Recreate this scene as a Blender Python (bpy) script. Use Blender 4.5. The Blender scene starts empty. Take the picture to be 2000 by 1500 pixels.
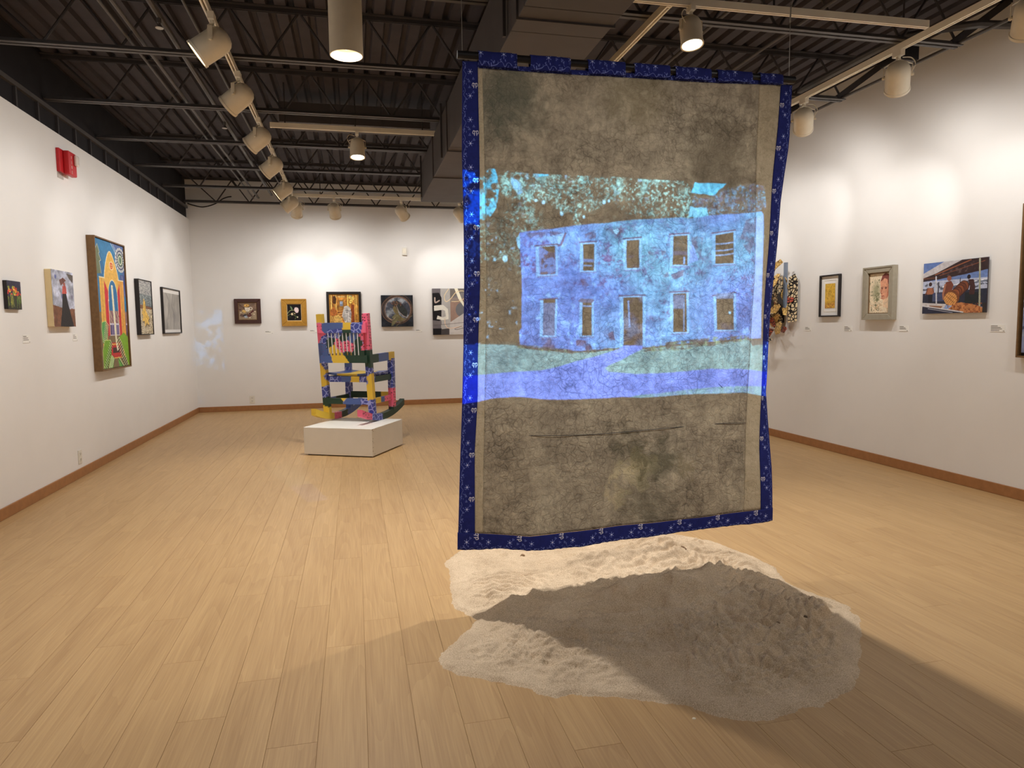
import bpy, bmesh, math, random
import numpy as np
from mathutils import Vector, Matrix

random.seed(7); RNG = np.random.RandomState(11)
PI = math.pi
S = bpy.context.scene
COL = S.collection

# ------------------------------------------------------------------ camera, world, exposure
FPX, PITCH, YAW, ROLL, CAMH = 1335.48, 0.0855, 0.2246, 0.0126, 1.45
XL, XR, YB, YF = -2.70, 5.173, 12.79, -3.6
right0 = Vector((math.cos(YAW), -math.sin(YAW), 0))
fwd = Vector((math.sin(YAW)*math.cos(PITCH), math.cos(YAW)*math.cos(PITCH), -math.sin(PITCH)))
down0 = fwd.cross(right0)
rgt = right0*math.cos(ROLL) + down0*math.sin(ROLL)
dwn = down0*math.cos(ROLL) - right0*math.sin(ROLL)
CAMP = Vector((0, 0, CAMH))
cam = bpy.data.cameras.new('camera'); camo = bpy.data.objects.new('camera', cam); COL.objects.link(camo)
camo.matrix_world = Matrix(((rgt.x, -dwn.x, -fwd.x, 0), (rgt.y, -dwn.y, -fwd.y, 0), (rgt.z, -dwn.z, -fwd.z, CAMH), (0, 0, 0, 1)))
cam.sensor_width = 36; cam.lens = FPX/2000*36; cam.clip_start = 0.05; cam.clip_end = 100
S.camera = camo
S.view_settings.view_transform = 'Standard'; S.view_settings.look = 'None'
S.view_settings.gamma = 1; S.view_settings.use_curve_mapping = False
S.view_settings.exposure = -0.1
S.cycles.use_denoising = True
S.cycles.max_bounces = 8; S.cycles.diffuse_bounces = 5; S.cycles.caustics_reflective = False; S.cycles.caustics_refractive = False
S.cycles.sample_clamp_indirect = 6
W = bpy.data.worlds.new('world'); S.world = W; W.use_nodes = True
W.node_tree.nodes['Background'].inputs[0].default_value = (1, .95, .9, 1); W.node_tree.nodes['Background'].inputs[1].default_value = 0.02
WARM = (1.0, .965, .93)
P_LEFT, P_BACK, P_RIGHT = 30, 31, 32       # watts of the wall washing heads (beam)
HALO = 1.38                                # watts of the wide fill spot added to a head, relative to its beam
P_DOWN_A, P_DOWN_B, P_DOWN_C = 235, 230, 280
P_FRONT = 215
P_PROJ = 2400

def at(px, py, x=None, y=None, z=None):
    """world point where the sight line of photo pixel (px,py) meets the plane x=, y= or z="""
    d = fwd + rgt*((px-1000)/FPX) + dwn*((py-750)/FPX)
    t = x/d.x if x is not None else (y/d.y if y is not None else (z-CAMH)/d.z)
    return CAMP + d*t

# ------------------------------------------------------------------ materials
def lin(c):
    c = np.asarray(c, float)/255.0
    return np.where(c <= .04045, c/12.92, ((c+.055)/1.055)**2.4)
def L4(c): return (*[float(v) for v in lin(c)], 1)
MATS = {}
def nodes(m):
    m.use_nodes = True; nt = m.node_tree
    return nt, nt.nodes, nt.links, nt.nodes['Principled BSDF']
def mat(name, rgb, rough=.6, metal=0, var=.08, scale=12, bump=0, bscale=60, spec=.4):
    """plain procedural material: base colour modulated by noise, optional fine bump"""
    if name in MATS: return MATS[name]
    m = bpy.data.materials.new(name); nt, N, K, B = nodes(m)
    tc = N.new('ShaderNodeTexCoord'); nz = N.new('ShaderNodeTexNoise'); nz.inputs['Scale'].default_value = scale; nz.inputs['Detail'].default_value = 4
    K.new(tc.outputs['Object'], nz.inputs['Vector'])
    rp = N.new('ShaderNodeValToRGB'); c = lin(rgb)
    rp.color_ramp.elements[0].position = .3; rp.color_ramp.elements[1].position = .7
    rp.color_ramp.elements[0].color = (*[float(v) for v in c*(1-var)], 1); rp.color_ramp.elements[1].color = (*[float(min(1, v)) for v in c*(1+var)], 1)
    K.new(nz.outputs['Fac'], rp.inputs['Fac']); K.new(rp.outputs['Color'], B.inputs['Base Color'])
    B.inputs['Roughness'].default_value = rough; B.inputs['Metallic'].default_value = metal; B.inputs['Specular IOR Level'].default_value = spec
    if bump:
        n2 = N.new('ShaderNodeTexNoise'); n2.inputs['Scale'].default_value = bscale; n2.inputs['Detail'].default_value = 3
        K.new(tc.outputs['Object'], n2.inputs['Vector'])
        bp = N.new('ShaderNodeBump'); bp.inputs['Strength'].default_value = bump; bp.inputs['Distance'].default_value = .01
        K.new(n2.outputs['Fac'], bp.inputs['Height']); K.new(bp.outputs['Normal'], B.inputs['Normal'])
    MATS[name] = m; return m
def emit_mat(name, rgb, s):
    m = bpy.data.materials.new(name); nt, N, K, B = nodes(m)
    B.inputs['Emission Color'].default_value = (*rgb, 1); B.inputs['Emission Strength'].default_value = s
    B.inputs['Base Color'].default_value = (.8, .8, .75, 1); return m
def img_from(name, a, linear=False):
    h, w = a.shape[:2]
    im = bpy.data.images.new(name, w, h, float_buffer=linear)
    if linear: im.colorspace_settings.name = 'Non-Color'
    buf = np.ones((h, w, 4), np.float32); buf[..., :3] = a[::-1]
    im.pixels.foreach_set(buf.ravel()); im.update(); im.pack(); return im
def img_mat(name, a, rough=.55, bump=0.0, gain=1.0, rep=False):
    """flat print / paint: a picture computed below in this script, shown through the UV map"""
    m = bpy.data.materials.new(name); nt, N, K, B = nodes(m)
    t = N.new('ShaderNodeTexImage'); t.image = img_from(name, np.clip(a/255.0*gain, 0, 1).astype(np.float32)); t.extension = 'REPEAT' if rep else 'EXTEND'
    K.new(t.outputs['Color'], B.inputs['Base Color']); B.inputs['Roughness'].default_value = rough; B.inputs['Specular IOR Level'].default_value = .3
    if bump:
        tc = N.new('ShaderNodeTexCoord'); n2 = N.new('ShaderNodeTexNoise'); n2.inputs['Scale'].default_value = 90
        K.new(tc.outputs['Object'], n2.inputs['Vector'])
        bp = N.new('ShaderNodeBump'); bp.inputs['Strength'].default_value = bump; bp.inputs['Distance'].default_value = .004
        K.new(n2.outputs['Fac'], bp.inputs['Height']); K.new(bp.outputs['Normal'], B.inputs['Normal'])
    return m

def floor_mat():
    m = bpy.data.materials.new('oak_plank'); nt, N, K, B = nodes(m)
    tc = N.new('ShaderNodeTexCoord'); oi = N.new('ShaderNodeObjectInfo')
    mul = N.new('ShaderNodeVectorMath'); mul.operation = 'SCALE'; mul.inputs[0].default_value = (13.7, 31.1, 7.3); K.new(oi.outputs['Random'], mul.inputs['Scale'])
    add = N.new('ShaderNodeVectorMath'); add.operation = 'ADD'; K.new(tc.outputs['Object'], add.inputs[0]); K.new(mul.outputs[0], add.inputs[1])
    mp = N.new('ShaderNodeMapping'); mp.inputs['Scale'].default_value = (1, .09, 1); K.new(add.outputs[0], mp.inputs['Vector'])
    n1 = N.new('ShaderNodeTexNoise'); n1.inputs['Scale'].default_value = 10; n1.inputs['Detail'].default_value = 5; K.new(mp.outputs[0], n1.inputs['Vector'])
    # cathedral figure: bands of a warped distance field
    wv = N.new('ShaderNodeMath'); wv.operation = 'MULTIPLY'; wv.inputs[1].default_value = 15.0
    n0 = N.new('ShaderNodeTexNoise'); n0.inputs['Scale'].default_value = 4.5; n0.inputs['Detail'].default_value = 1.5; K.new(mp.outputs[0], n0.inputs['Vector'])
    K.new(n0.outputs['Fac'], wv.inputs[0])
    fr = N.new('ShaderNodeMath'); fr.operation = 'FRACT'; K.new(wv.outputs[0], fr.inputs[0])
    mp3 = N.new('ShaderNodeMapping'); mp3.inputs['Scale'].default_value = (1, .02, 1); K.new(add.outputs[0], mp3.inputs['Vector'])
    n3 = N.new('ShaderNodeTexNoise'); n3.inputs['Scale'].default_value = 160; n3.inputs['Detail'].default_value = 3; K.new(mp3.outputs[0], n3.inputs['Vector'])
    def mx(a, b, w):
        q = N.new('ShaderNodeMath'); q.operation = 'MULTIPLY_ADD'; q.inputs[1].default_value = w; K.new(a, q.inputs[0]); K.new(b, q.inputs[2]); return q.outputs[0]
    v0 = N.new('ShaderNodeValue'); v0.outputs[0].default_value = .17
    f = mx(n1.outputs['Fac'], v0.outputs[0], .30); f = mx(fr.outputs[0], f, .08); f = mx(n3.outputs['Fac'], f, .38); f = mx(oi.outputs['Random'], f, .045)
    rp = N.new('ShaderNodeValToRGB'); e = rp.color_ramp.elements
    e[0].position = .28; e[0].color = L4((156, 119, 76)); e[1].position = .78; e[1].color = L4((202, 166, 116))
    K.new(f, rp.inputs['Fac']); K.new(rp.outputs['Color'], B.inputs['Base Color'])
    B.inputs['Roughness'].default_value = .42; B.inputs['Specular IOR Level'].default_value = .38
    bp = N.new('ShaderNodeBump'); bp.inputs['Strength'].default_value = .12; bp.inputs['Distance'].default_value = .004
    K.new(n3.outputs['Fac'], bp.inputs['Height']); K.new(bp.outputs['Normal'], B.inputs['Normal'])
    return m

def cloth_mat(name, dark, mid, light, wr=1.0, sc=1.0, blotch=()):
    """crumpled dyed cotton: mottled dye, crease lines, wrinkle relief"""
    m = bpy.data.materials.new(name); nt, N, K, B = nodes(m)
    tc = N.new('ShaderNodeTexCoord')
    def noise(s, d, vec=None, rough=.6):
        n = N.new('ShaderNodeTexNoise'); n.inputs['Scale'].default_value = s*sc; n.inputs['Detail'].default_value = d; n.inputs['Roughness'].default_value = rough
        K.new(vec or tc.outputs['Object'], n.inputs['Vector']); return n
    def math_(op, a, b):
        q = N.new('ShaderNodeMath'); q.operation = op
        for i, v in enumerate((a, b)):
            if isinstance(v, (int, float)): q.inputs[i].default_value = v
            else: K.new(v, q.inputs[i])
        return q.outputs[0]
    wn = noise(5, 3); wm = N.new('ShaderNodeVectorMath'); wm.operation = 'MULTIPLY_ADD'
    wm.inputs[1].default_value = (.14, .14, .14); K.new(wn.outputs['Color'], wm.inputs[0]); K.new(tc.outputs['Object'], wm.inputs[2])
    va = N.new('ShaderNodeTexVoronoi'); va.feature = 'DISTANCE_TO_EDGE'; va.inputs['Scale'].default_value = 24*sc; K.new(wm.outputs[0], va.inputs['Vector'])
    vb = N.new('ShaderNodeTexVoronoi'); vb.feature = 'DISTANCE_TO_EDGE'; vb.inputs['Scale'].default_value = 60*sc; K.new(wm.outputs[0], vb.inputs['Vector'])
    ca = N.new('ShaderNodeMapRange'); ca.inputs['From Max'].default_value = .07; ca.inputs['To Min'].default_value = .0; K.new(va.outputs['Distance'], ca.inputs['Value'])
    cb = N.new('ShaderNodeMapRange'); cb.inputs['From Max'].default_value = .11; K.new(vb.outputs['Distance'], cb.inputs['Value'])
    n1 = noise(3.2, 5, rough=.65); n2 = noise(42, 4); n3 = noise(11, 4, wm.outputs[0])
    f = math_('ADD', math_('MULTIPLY', n1.outputs['Fac'], .75), math_('MULTIPLY', n2.outputs['Fac'], .34))
    f = math_('ADD', f, math_('MULTIPLY', n3.outputs['Fac'], .55))
    nm = noise(2.6, 3); km = N.new('ShaderNodeMapRange'); km.inputs['From Min'].default_value = .38; km.inputs['From Max'].default_value = .62; K.new(nm.outputs['Fac'], km.inputs['Value'])
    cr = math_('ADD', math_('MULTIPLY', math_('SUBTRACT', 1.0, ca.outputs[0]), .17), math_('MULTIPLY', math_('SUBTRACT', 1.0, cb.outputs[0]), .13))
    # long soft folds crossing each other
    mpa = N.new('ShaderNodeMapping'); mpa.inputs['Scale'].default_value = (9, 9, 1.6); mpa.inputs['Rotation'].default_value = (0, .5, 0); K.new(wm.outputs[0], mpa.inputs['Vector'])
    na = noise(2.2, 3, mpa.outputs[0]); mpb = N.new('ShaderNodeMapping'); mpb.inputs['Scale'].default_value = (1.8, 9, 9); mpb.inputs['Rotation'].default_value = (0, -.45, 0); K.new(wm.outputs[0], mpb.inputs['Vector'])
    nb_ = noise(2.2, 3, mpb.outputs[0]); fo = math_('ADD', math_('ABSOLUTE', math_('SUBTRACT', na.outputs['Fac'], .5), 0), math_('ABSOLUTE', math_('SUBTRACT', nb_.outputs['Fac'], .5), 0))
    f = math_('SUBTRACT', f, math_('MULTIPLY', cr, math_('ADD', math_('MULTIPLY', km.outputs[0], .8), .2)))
    f = math_('ADD', f, math_('MULTIPLY', fo, .55)); f = math_('SUBTRACT', f, .42)  # crease and fold shading put into the colour as well as the relief
    rp = N.new('ShaderNodeValToRGB'); e = rp.color_ramp.elements
    e[0].position = .10; e[0].color = L4(dark); e[1].position = .82; e[1].color = L4(light)
    k = e.new(.42); k.color = L4(mid); K.new(f, rp.inputs['Fac']); out = rp.outputs['Color']
    if blotch:   # pale tie-dye star low on the cloth and darker green stains round it
        sx = N.new('ShaderNodeSeparateXYZ'); K.new(tc.outputs['Object'], sx.inputs[0])
        def blob(cx, cz, r):
            a = math_('SUBTRACT', sx.outputs[0], cx); b = math_('SUBTRACT', sx.outputs[2], cz)
            d = math_('SQRT', math_('ADD', math_('MULTIPLY', a, a), math_('MULTIPLY', b, b)), 0)
            d = math_('ADD', d, math_('MULTIPLY', math_('SUBTRACT', n3.outputs['Fac'], .5), .42))
            mr = N.new('ShaderNodeMapRange'); mr.inputs['From Min'].default_value = r; mr.inputs['From Max'].default_value = r*.3; K.new(d, mr.inputs['Value']); return mr.outputs[0]
        for cx, cz, r, colr, amt in blotch:
            mxn = N.new('ShaderNodeMix'); mxn.data_type = 'RGBA'; K.new(math_('MULTIPLY', blob(cx, cz, r), amt), mxn.inputs[0])
            K.new(out, mxn.inputs[6]); mxn.inputs[7].default_value = L4(colr); out = mxn.outputs[2]
    K.new(out, B.inputs['Base Color']); B.inputs['Roughness'].default_value = .9; B.inputs['Specular IOR Level'].default_value = .1
    h = math_('ADD', math_('MULTIPLY', ca.outputs[0], .7), math_('MULTIPLY', n3.outputs['Fac'], 1.2)); h = math_('ADD', h, math_('MULTIPLY', cb.outputs[0], .35)); h = math_('ADD', h, math_('MULTIPLY', fo, 2.2))
    bp = N.new('ShaderNodeBump'); bp.inputs['Strength'].default_value = .40*wr; bp.inputs['Distance'].default_value = .012
    K.new(h, bp.inputs['Height']); K.new(bp.outputs['Normal'], B.inputs['Normal'])
    return m

def sand_mat():
    m = bpy.data.materials.new('beach_sand'); nt, N, K, B = nodes(m)
    tc = N.new('ShaderNodeTexCoord')
    n1 = N.new('ShaderNodeTexNoise'); n1.inputs['Scale'].default_value = 240; n1.inputs['Detail'].default_value = 3; K.new(tc.outputs['Object'], n1.inputs['Vector'])
    n2 = N.new('ShaderNodeTexNoise'); n2.inputs['Scale'].default_value = 5; n2.inputs['Detail'].default_value = 4; K.new(tc.outputs['Object'], n2.inputs['Vector'])
    mm = N.new('ShaderNodeMath'); mm.operation = 'MULTIPLY_ADD'; mm.inputs[1].default_value = .75; K.new(n1.outputs['Fac'], mm.inputs[0])
    m2 = N.new('ShaderNodeMath'); m2.operation = 'MULTIPLY'; m2.inputs[1].default_value = .3; K.new(n2.outputs['Fac'], m2.inputs[0]); K.new(m2.outputs[0], mm.inputs[2])
    rp = N.new('ShaderNodeValToRGB'); e = rp.color_ramp.elements
    e[0].position = .30; e[0].color = L4((158, 134, 106)); e[1].position = .74; e[1].color = L4((234, 212, 182))
    K.new(mm.outputs[0], rp.inputs['Fac']); K.new(rp.outputs['Color'], B.inputs['Base Color'])
    B.inputs['Roughness'].default_value = .95; B.inputs['Specular IOR Level'].default_value = .1
    bp = N.new('ShaderNodeBump'); bp.inputs['Strength'].default_value = .5; bp.inputs['Distance'].default_value = .004
    K.new(n1.outputs['Fac'], bp.inputs['Height']); K.new(bp.outputs['Normal'], B.inputs['Normal'])
    return m

M_WALL = mat('white_wall_paint', (236, 234, 231), .75, var=.012, scale=3, bump=.05, bscale=180, spec=.25)
M_BASEB = mat('wood_baseboard', (164, 114, 70), .5, var=.10, scale=18)
M_BLACK = mat('black_ceiling_paint', (64, 60, 61), .6, var=.12, scale=9, spec=.35)
M_DECK = mat('black_deck_paint', (68, 63, 67), .7, var=.12, scale=6, spec=.25)
M_BLACKB = mat('flat_black_paint', (38, 36, 38), .8, var=.15, scale=6, spec=.2)
M_DUCT = mat('dark_duct_paint', (81, 76, 76), .6, var=.08, scale=5, spec=.35)
M_PIPE = mat('grey_black_pipe', (79, 75, 73), .45, var=.1, scale=15, spec=.5)
M_CREAM = mat('cream_enamel', (250, 242, 224), .42, var=.04, scale=6, spec=.5)
M_CAN = mat('cream_can_enamel', (232, 222, 200), .45, var=.05, scale=10, spec=.45)
M_SLOT = mat('track_slot', (120, 96, 62), .6)
M_LENS = emit_mat('lamp_lens', (1, .88, .68), 14)
M_LENSOFF = mat('lamp_inner', (235, 228, 210), .5)
M_ROD = mat('black_rod', (22, 20, 22), .4, spec=.5)
M_WIRE = mat('steel_wire', (190, 186, 176), .35, metal=.6)
M_PLINTH = mat('plinth_paint', (226, 222, 212), .6, var=.025, scale=5)
M_CARD = mat('white_card', (240, 238, 232), .7, var=.01)
M_INK = mat('grey_ink', (120, 114, 108), .8)
M_PLASTIC = mat('white_plastic', (228, 224, 212), .4, var=.015)
M_RED = mat('alarm_red', (198, 40, 46), .4, var=.06)
M_CLEAR = mat('strobe_lens', (226, 216, 206), .15, spec=.8)
M_FRAME_BRONZE = mat('bronze_frame', (116, 86, 52), .5, var=.15, scale=30)
M_FRAME_BLACK = mat('black_frame', (34, 28, 28), .45, var=.1, scale=20)
M_FRAME_BROWN = mat('brown_frame', (70, 42, 36), .45, var=.15, scale=25)
M_FRAME_GOLD = mat('gold_frame', (196, 146, 62), .35, metal=.35, var=.1, scale=30)
M_FRAME_GREY = mat('grey_frame', (158, 150, 132), .5, var=.07, scale=25)
M_MAT = mat('white_mat_board', (236, 234, 230), .8, var=.01)
M_RAW = mat('raw_canvas_edge', (218, 196, 150), .8, var=.05)

# ------------------------------------------------------------------ mesh helpers
class MB:
    def __init__(s): s.v = []; s.f = []; s.uv = {}
    def add(s, vs, fs):
        b = len(s.v); s.v += [tuple(v) for v in vs]; s.f += [tuple(b+i for i in f) for f in fs]; return s
    def box(s, x0, x1, y0, y1, z0, z1):
        return s.add([(x0,y0,z0),(x1,y0,z0),(x1,y1,z0),(x0,y1,z0),(x0,y0,z1),(x1,y0,z1),(x1,y1,z1),(x0,y1,z1)],
                     [(0,3,2,1),(4,5,6,7),(0,1,5,4),(1,2,6,5),(2,3,7,6),(3,0,4,7)])
    def tube(s, pts, r, n=8, cap=True):
        pts = [Vector(p) for p in pts]; vs = []; fs = []
        for i, p in enumerate(pts):
            d = (pts[min(i+1, len(pts)-1)]-pts[max(i-1, 0)]).normalized()
            a = d.cross(Vector((0, 0, 1)) if abs(d.z) < .95 else Vector((1, 0, 0))).normalized(); b = d.cross(a)
            rr = r[i] if isinstance(r, (list, tuple)) else r
            for k in range(n):
                t = 2*PI*k/n; vs.append(p+(a*math.cos(t)+b*math.sin(t))*rr)
        for i in range(len(pts)-1):
            for k in range(n):
                fs.append((i*n+k, i*n+(k+1) % n, (i+1)*n+(k+1) % n, (i+1)*n+k))
        if cap: fs.append(tuple(range(n))[::-1]); fs.append(tuple((len(pts)-1)*n+k for k in range(n)))
        return s.add(vs, fs)
    def lathe(s, prof, n=24):
        """profile (r,z) turned about local Z"""
        vs = []; fs = []
        for r, z in prof:
            for k in range(n):
                t = 2*PI*k/n; vs.append((r*math.cos(t), r*math.sin(t), z))
        for i in range(len(prof)-1):
            for k in range(n):
                fs.append((i*n+k, i*n+(k+1) % n, (i+1)*n+(k+1) % n, (i+1)*n+k))
        return s.add(vs, fs)
    def prism(s, poly, y0, y1):
        """polygon in x,z pushed from y0 (front) to y1"""
        n = len(poly); vs = [(x, y0, z) for x, z in poly]+[(x, y1, z) for x, z in poly]
        fs = [tuple(range(n)), tuple(range(2*n-1, n-1, -1))]+[(i, i+n, (i+1) % n+n, (i+1) % n) for i in range(n)]
        return s.add(vs, fs)
    def beam(s, p0, p1, w, d, up=(0, 1, 0), seg=1, nw=1, nd=1):
        p0 = Vector(p0); p1 = Vector(p1); ax = (p1-p0).normalized(); yv = Vector(up); xv = yv.cross(ax).normalized(); yv = ax.cross(xv)
        ring = [(-.5+i/nw, -.5) for i in range(nw)]+[(.5, -.5+i/nd) for i in range(nd)]+[(.5-i/nw, .5) for i in range(nw)]+[(-.5, .5-i/nd) for i in range(nd)]
        n = len(ring); vs = []; fs = []
        for k in range(seg+1):
            c = p0+(p1-p0)*(k/seg)
            vs += [c+xv*a*w+yv*b*d for a, b in ring]
        for k in range(seg):
            for i in range(n): fs.append((k*n+i, k*n+(i+1) % n, (k+1)*n+(i+1) % n, (k+1)*n+i))
        fs.append(tuple(range(n))[::-1]); fs.append(tuple(seg*n+i for i in range(n)))
        return s.add(vs, fs)
    def mesh(s, name, m, smooth=False):
        me = bpy.data.meshes.new(name); me.from_pydata(s.v, [], s.f)
        for mm in (m if isinstance(m, (list, tuple)) else [m]): me.materials.append(mm)
        bm = bmesh.new(); bm.from_mesh(me); bmesh.ops.recalc_face_normals(bm, faces=bm.faces); bm.to_mesh(me); bm.free()
        if smooth:
            me.polygons.foreach_set('use_smooth', [True]*len(me.polygons))
            me.set_sharp_from_angle(angle=math.radians(40))
        me.update(); return me
    def build(s, name, m, parent=None, smooth=False, loc=None, rot=None):
        return link(name, s.mesh(name, m, smooth), parent, loc, rot)
def link(name, me, parent=None, loc=None, rot=None):
    o = bpy.data.objects.new(name, me); COL.objects.link(o)
    if parent: o.parent = parent
    if loc is not None: o.location = loc
    if rot is not None: o.rotation_euler = rot
    return o
def tag(o, label=None, cat=None, group=None, kind=None):
    for k, v in (('label', label), ('category', cat), ('group', group), ('kind', kind)):
        if v: o[k] = v
    return o
def empty(name, loc, label, cat, group=None, rz=0):
    o = bpy.data.objects.new(name, None); COL.objects.link(o); o.location = loc; o.rotation_euler = (0, 0, rz); o.empty_display_size = .1
    return tag(o, label, cat, group)
def struct(o): o['kind'] = 'structure'; return o
def bevel(o, w, seg=2):
    b = o.modifiers.new('bevel', 'BEVEL'); b.width = w; b.segments = seg; b.limit_method = 'ANGLE'; return o
def grid_mesh(name, P, m, uv=None, smooth=True):
    """P: (rows, cols, 3)"""
    h, w = P.shape[:2]; idx = np.arange(h*w).reshape(h, w)
    f = np.stack([idx[:-1, :-1], idx[:-1, 1:], idx[1:, 1:], idx[1:, :-1]], -1).reshape(-1, 4)
    me = bpy.data.meshes.new(name); me.from_pydata(P.reshape(-1, 3).tolist(), [], f.tolist())
    me.materials.append(m)
    if uv is not None:
        l = me.uv_layers.new(name='UVMap'); l.data.foreach_set('uv', uv.reshape(-1, 2)[f.ravel()].astype(np.float32).ravel())
    if smooth: me.polygons.foreach_set('use_smooth', [True]*len(me.polygons))
    me.update(); return me

# ------------------------------------------------------------------ numpy painter
def vnoise(h, w, ny, nx, seed):
    r = np.random.RandomState(seed); ny = max(1, int(ny)); nx = max(1, int(nx)); g = r.rand(ny+2, nx+2)
    y = np.linspace(0, ny, h, endpoint=False); x = np.linspace(0, nx, w, endpoint=False)
    yi = y.astype(int); xi = x.astype(int); fy = y-yi; fx = x-xi; fy = fy*fy*(3-2*fy); fx = fx*fx*(3-2*fx)
    a = g[yi][:, xi]; b = g[yi][:, xi+1]; c = g[yi+1][:, xi]; d = g[yi+1][:, xi+1]
    return (a*(1-fx)+b*fx)*(1-fy[:, None])+(c*(1-fx)+d*fx)*fy[:, None]
def fbm(h, w, n, seed=0, octv=4, st=1.0):
    o = np.zeros((h, w)); amp = 1; tot = 0
    for k in range(octv):
        o += amp*vnoise(h, w, n*st*h/w*2**k, n*2**k, seed*17+k); tot += amp; amp *= .55
    return o/tot
class Cv:
    """small raster canvas; x right, y down, both 0..1"""
    def __init__(s, w, h, bg):
        s.w, s.h = w, h; s.a = np.ones((h, w, 3))*np.array(bg, float)
        s.X, s.Y = np.meshgrid((np.arange(w)+.5)/w, (np.arange(h)+.5)/h); s.seed = 1; s.ar = h/w
    def put(s, m, c, al=1.0):
        m = (m*al)[..., None]; s.a = s.a*(1-m)+np.array(c, float)*m
    def polym(s, pts, rough=0):
        m = np.zeros((s.h, s.w), bool); X, Y = s.X, s.Y
        if rough:
            s.seed += 1; X = X+(fbm(s.h, s.w, 14, s.seed)-.5)*rough; Y = Y+(fbm(s.h, s.w, 14, s.seed+500)-.5)*rough/s.ar
        n = len(pts)
        for i in range(n):
            x0, y0 = pts[i]; x1, y1 = pts[(i+1) % n]
            if y0 == y1: continue
            c = ((y0 > Y) != (y1 > Y)) & (X < (x1-x0)*(Y-y0)/(y1-y0)+x0); m ^= c
        return m.astype(float)
    def poly(s, pts, c, al=1.0, rough=0): s.put(s.polym(pts, rough), c, al)
    def rect(s, x0, y0, x1, y1, c, al=1.0): s.poly([(x0, y0), (x1, y0), (x1, y1), (x0, y1)], c, al)
    def ell(s, cx, cy, rx, ry, c, al=1.0, ring=0, soft=0, rot=0):
        dx = s.X-cx; dy = (s.Y-cy)*s.ar; ry = ry*s.ar
        if rot: dx, dy = dx*math.cos(rot)+dy*math.sin(rot), dy*math.cos(rot)-dx*math.sin(rot)
        d = np.sqrt((dx/rx)**2+(dy/ry)**2)
        m = (np.abs(d-1) < ring).astype(float) if ring else (np.clip((1-d)/soft, 0, 1) if soft else (d < 1).astype(float))
        s.put(m, c, al)
    def line(s, pts, wd, c, al=1.0):
        m = np.zeros((s.h, s.w), bool); Y = s.Y*s.ar
        for (x0, y0), (x1, y1) in zip(pts[:-1], pts[1:]):
            y0 *= s.ar; y1 *= s.ar; dx, dy = x1-x0, y1-y0; L = dx*dx+dy*dy+1e-12
            lo = min(x0, x1)-wd; hi = max(x0, x1)+wd; c0 = max(0, int(lo*s.w)); c1 = min(s.w, int(hi*s.w)+2)
            r0 = max(0, int((min(y0, y1)-wd)*s.w)); r1 = min(s.h, int((max(y0, y1)+wd)*s.w)+2)
            if c1 <= c0 or r1 <= r0: continue
            xs = s.X[r0:r1, c0:c1]; ys = Y[r0:r1, c0:c1]; t = np.clip(((xs-x0)*dx+(ys-y0)*dy)/L, 0, 1)
            m[r0:r1, c0:c1] |= np.hypot(xs-x0-t*dx, ys-y0-t*dy) < wd/2
        s.put(m.astype(float), c, al)
    def mottle(s, amt, n, st=1.0, octv=4):
        s.seed += 1; s.a = s.a*(1+amt*2*(fbm(s.h, s.w, n, s.seed, octv, st)-.5)[..., None])
    def grad(s, c0, c1):
        t = s.Y[..., None]; s.a = np.array(c0, float)*(1-t)+np.array(c1, float)*t
    def out(s): return np.clip(s.a, 0, 255)
def curve(pts, n=24):
    """smooth Catmull-Rom through points"""
    p = [pts[0]]+list(pts)+[pts[-1]]; o = []
    for i in range(1, len(p)-2):
        for k in range(n):
            t = k/n; a, b, c, d = [np.array(q, float) for q in p[i-1:i+3]]
            o.append(tuple(.5*((2*b)+(-a+c)*t+(2*a-5*b+4*c-d)*t*t+(-a+3*b-3*c+d)*t**3)))
    o.append(tuple(pts[-1])); return o
# ------------------------------------------------------------------ room shell
fl = struct(MB().box(XL-.1, XR+.1, YF-.1, YB+.1, -.12, -.004).build('floor', mat('floor_joint', (150, 112, 76), .8)))
OAK = floor_mat(); PW, PLN, GAP = .172, 1.22, .0004
planks = []
for c in range(-16, 31):
    off = (c*.4637 + .13*(c % 3)) % 1.0*PLN
    k = -4
    while True:
        y0 = k*PLN+off-.3; y1 = y0+PLN; k += 1
        if y0 > YB: break
        if y1 < YF: continue
        a, b = max(c*PW, XL), min((c+1)*PW, XR); y0 = max(y0, YF); y1 = min(y1, YB)
        if b-a < .02 or y1-y0 < .02: continue
        planks.append((a+GAP, b-GAP, y0+GAP, y1-GAP))
def pvis(p):
    c = Vector(((p[0]+p[1])/2, (p[2]+p[3])/2, 0))-CAMP; z = c.dot(fwd)
    if z < .4: return 0
    px = 1000+FPX*c.dot(rgt)/z; py = 750+FPX*c.dot(dwn)/z
    if not (-250 < px < 2250 and 600 < py < 1900): return 0
    return 1/z
planks.sort(key=pvis, reverse=True)
PM = {}
for i, (a, b, y0, y1) in enumerate(planks[:295]):
    key = (round(b-a, 4), round(y1-y0, 4))
    if key not in PM:
        w, l = (b-a)/2, (y1-y0)/2; e = .0008
        q = MB().add([(-w,-l,-.0045),(w,-l,-.0045),(w,l,-.0045),(-w,l,-.0045),(-w,-l,-e),(w,-l,-e),(w,l,-e),(-w,l,-e),(-w+e,-l+e,0),(w-e,-l+e,0),(w-e,l-e,0),(-w+e,l-e,0)],
                     [(0,1,5,4),(1,2,6,5),(2,3,7,6),(3,0,4,7),(4,5,9,8),(5,6,10,9),(6,7,11,10),(7,4,8,11),(8,9,10,11)])
        PM[key] = q.mesh('plank', OAK)
    link('plank', PM[key], fl, ((a+b)/2, (y0+y1)/2, 0))
q = MB()
for a, b, y0, y1 in planks[295:]: q.box(a, b, y0, y1, -.0045, 0)
tag(q.build('far_planks', OAK, fl), kind='stuff')

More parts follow.
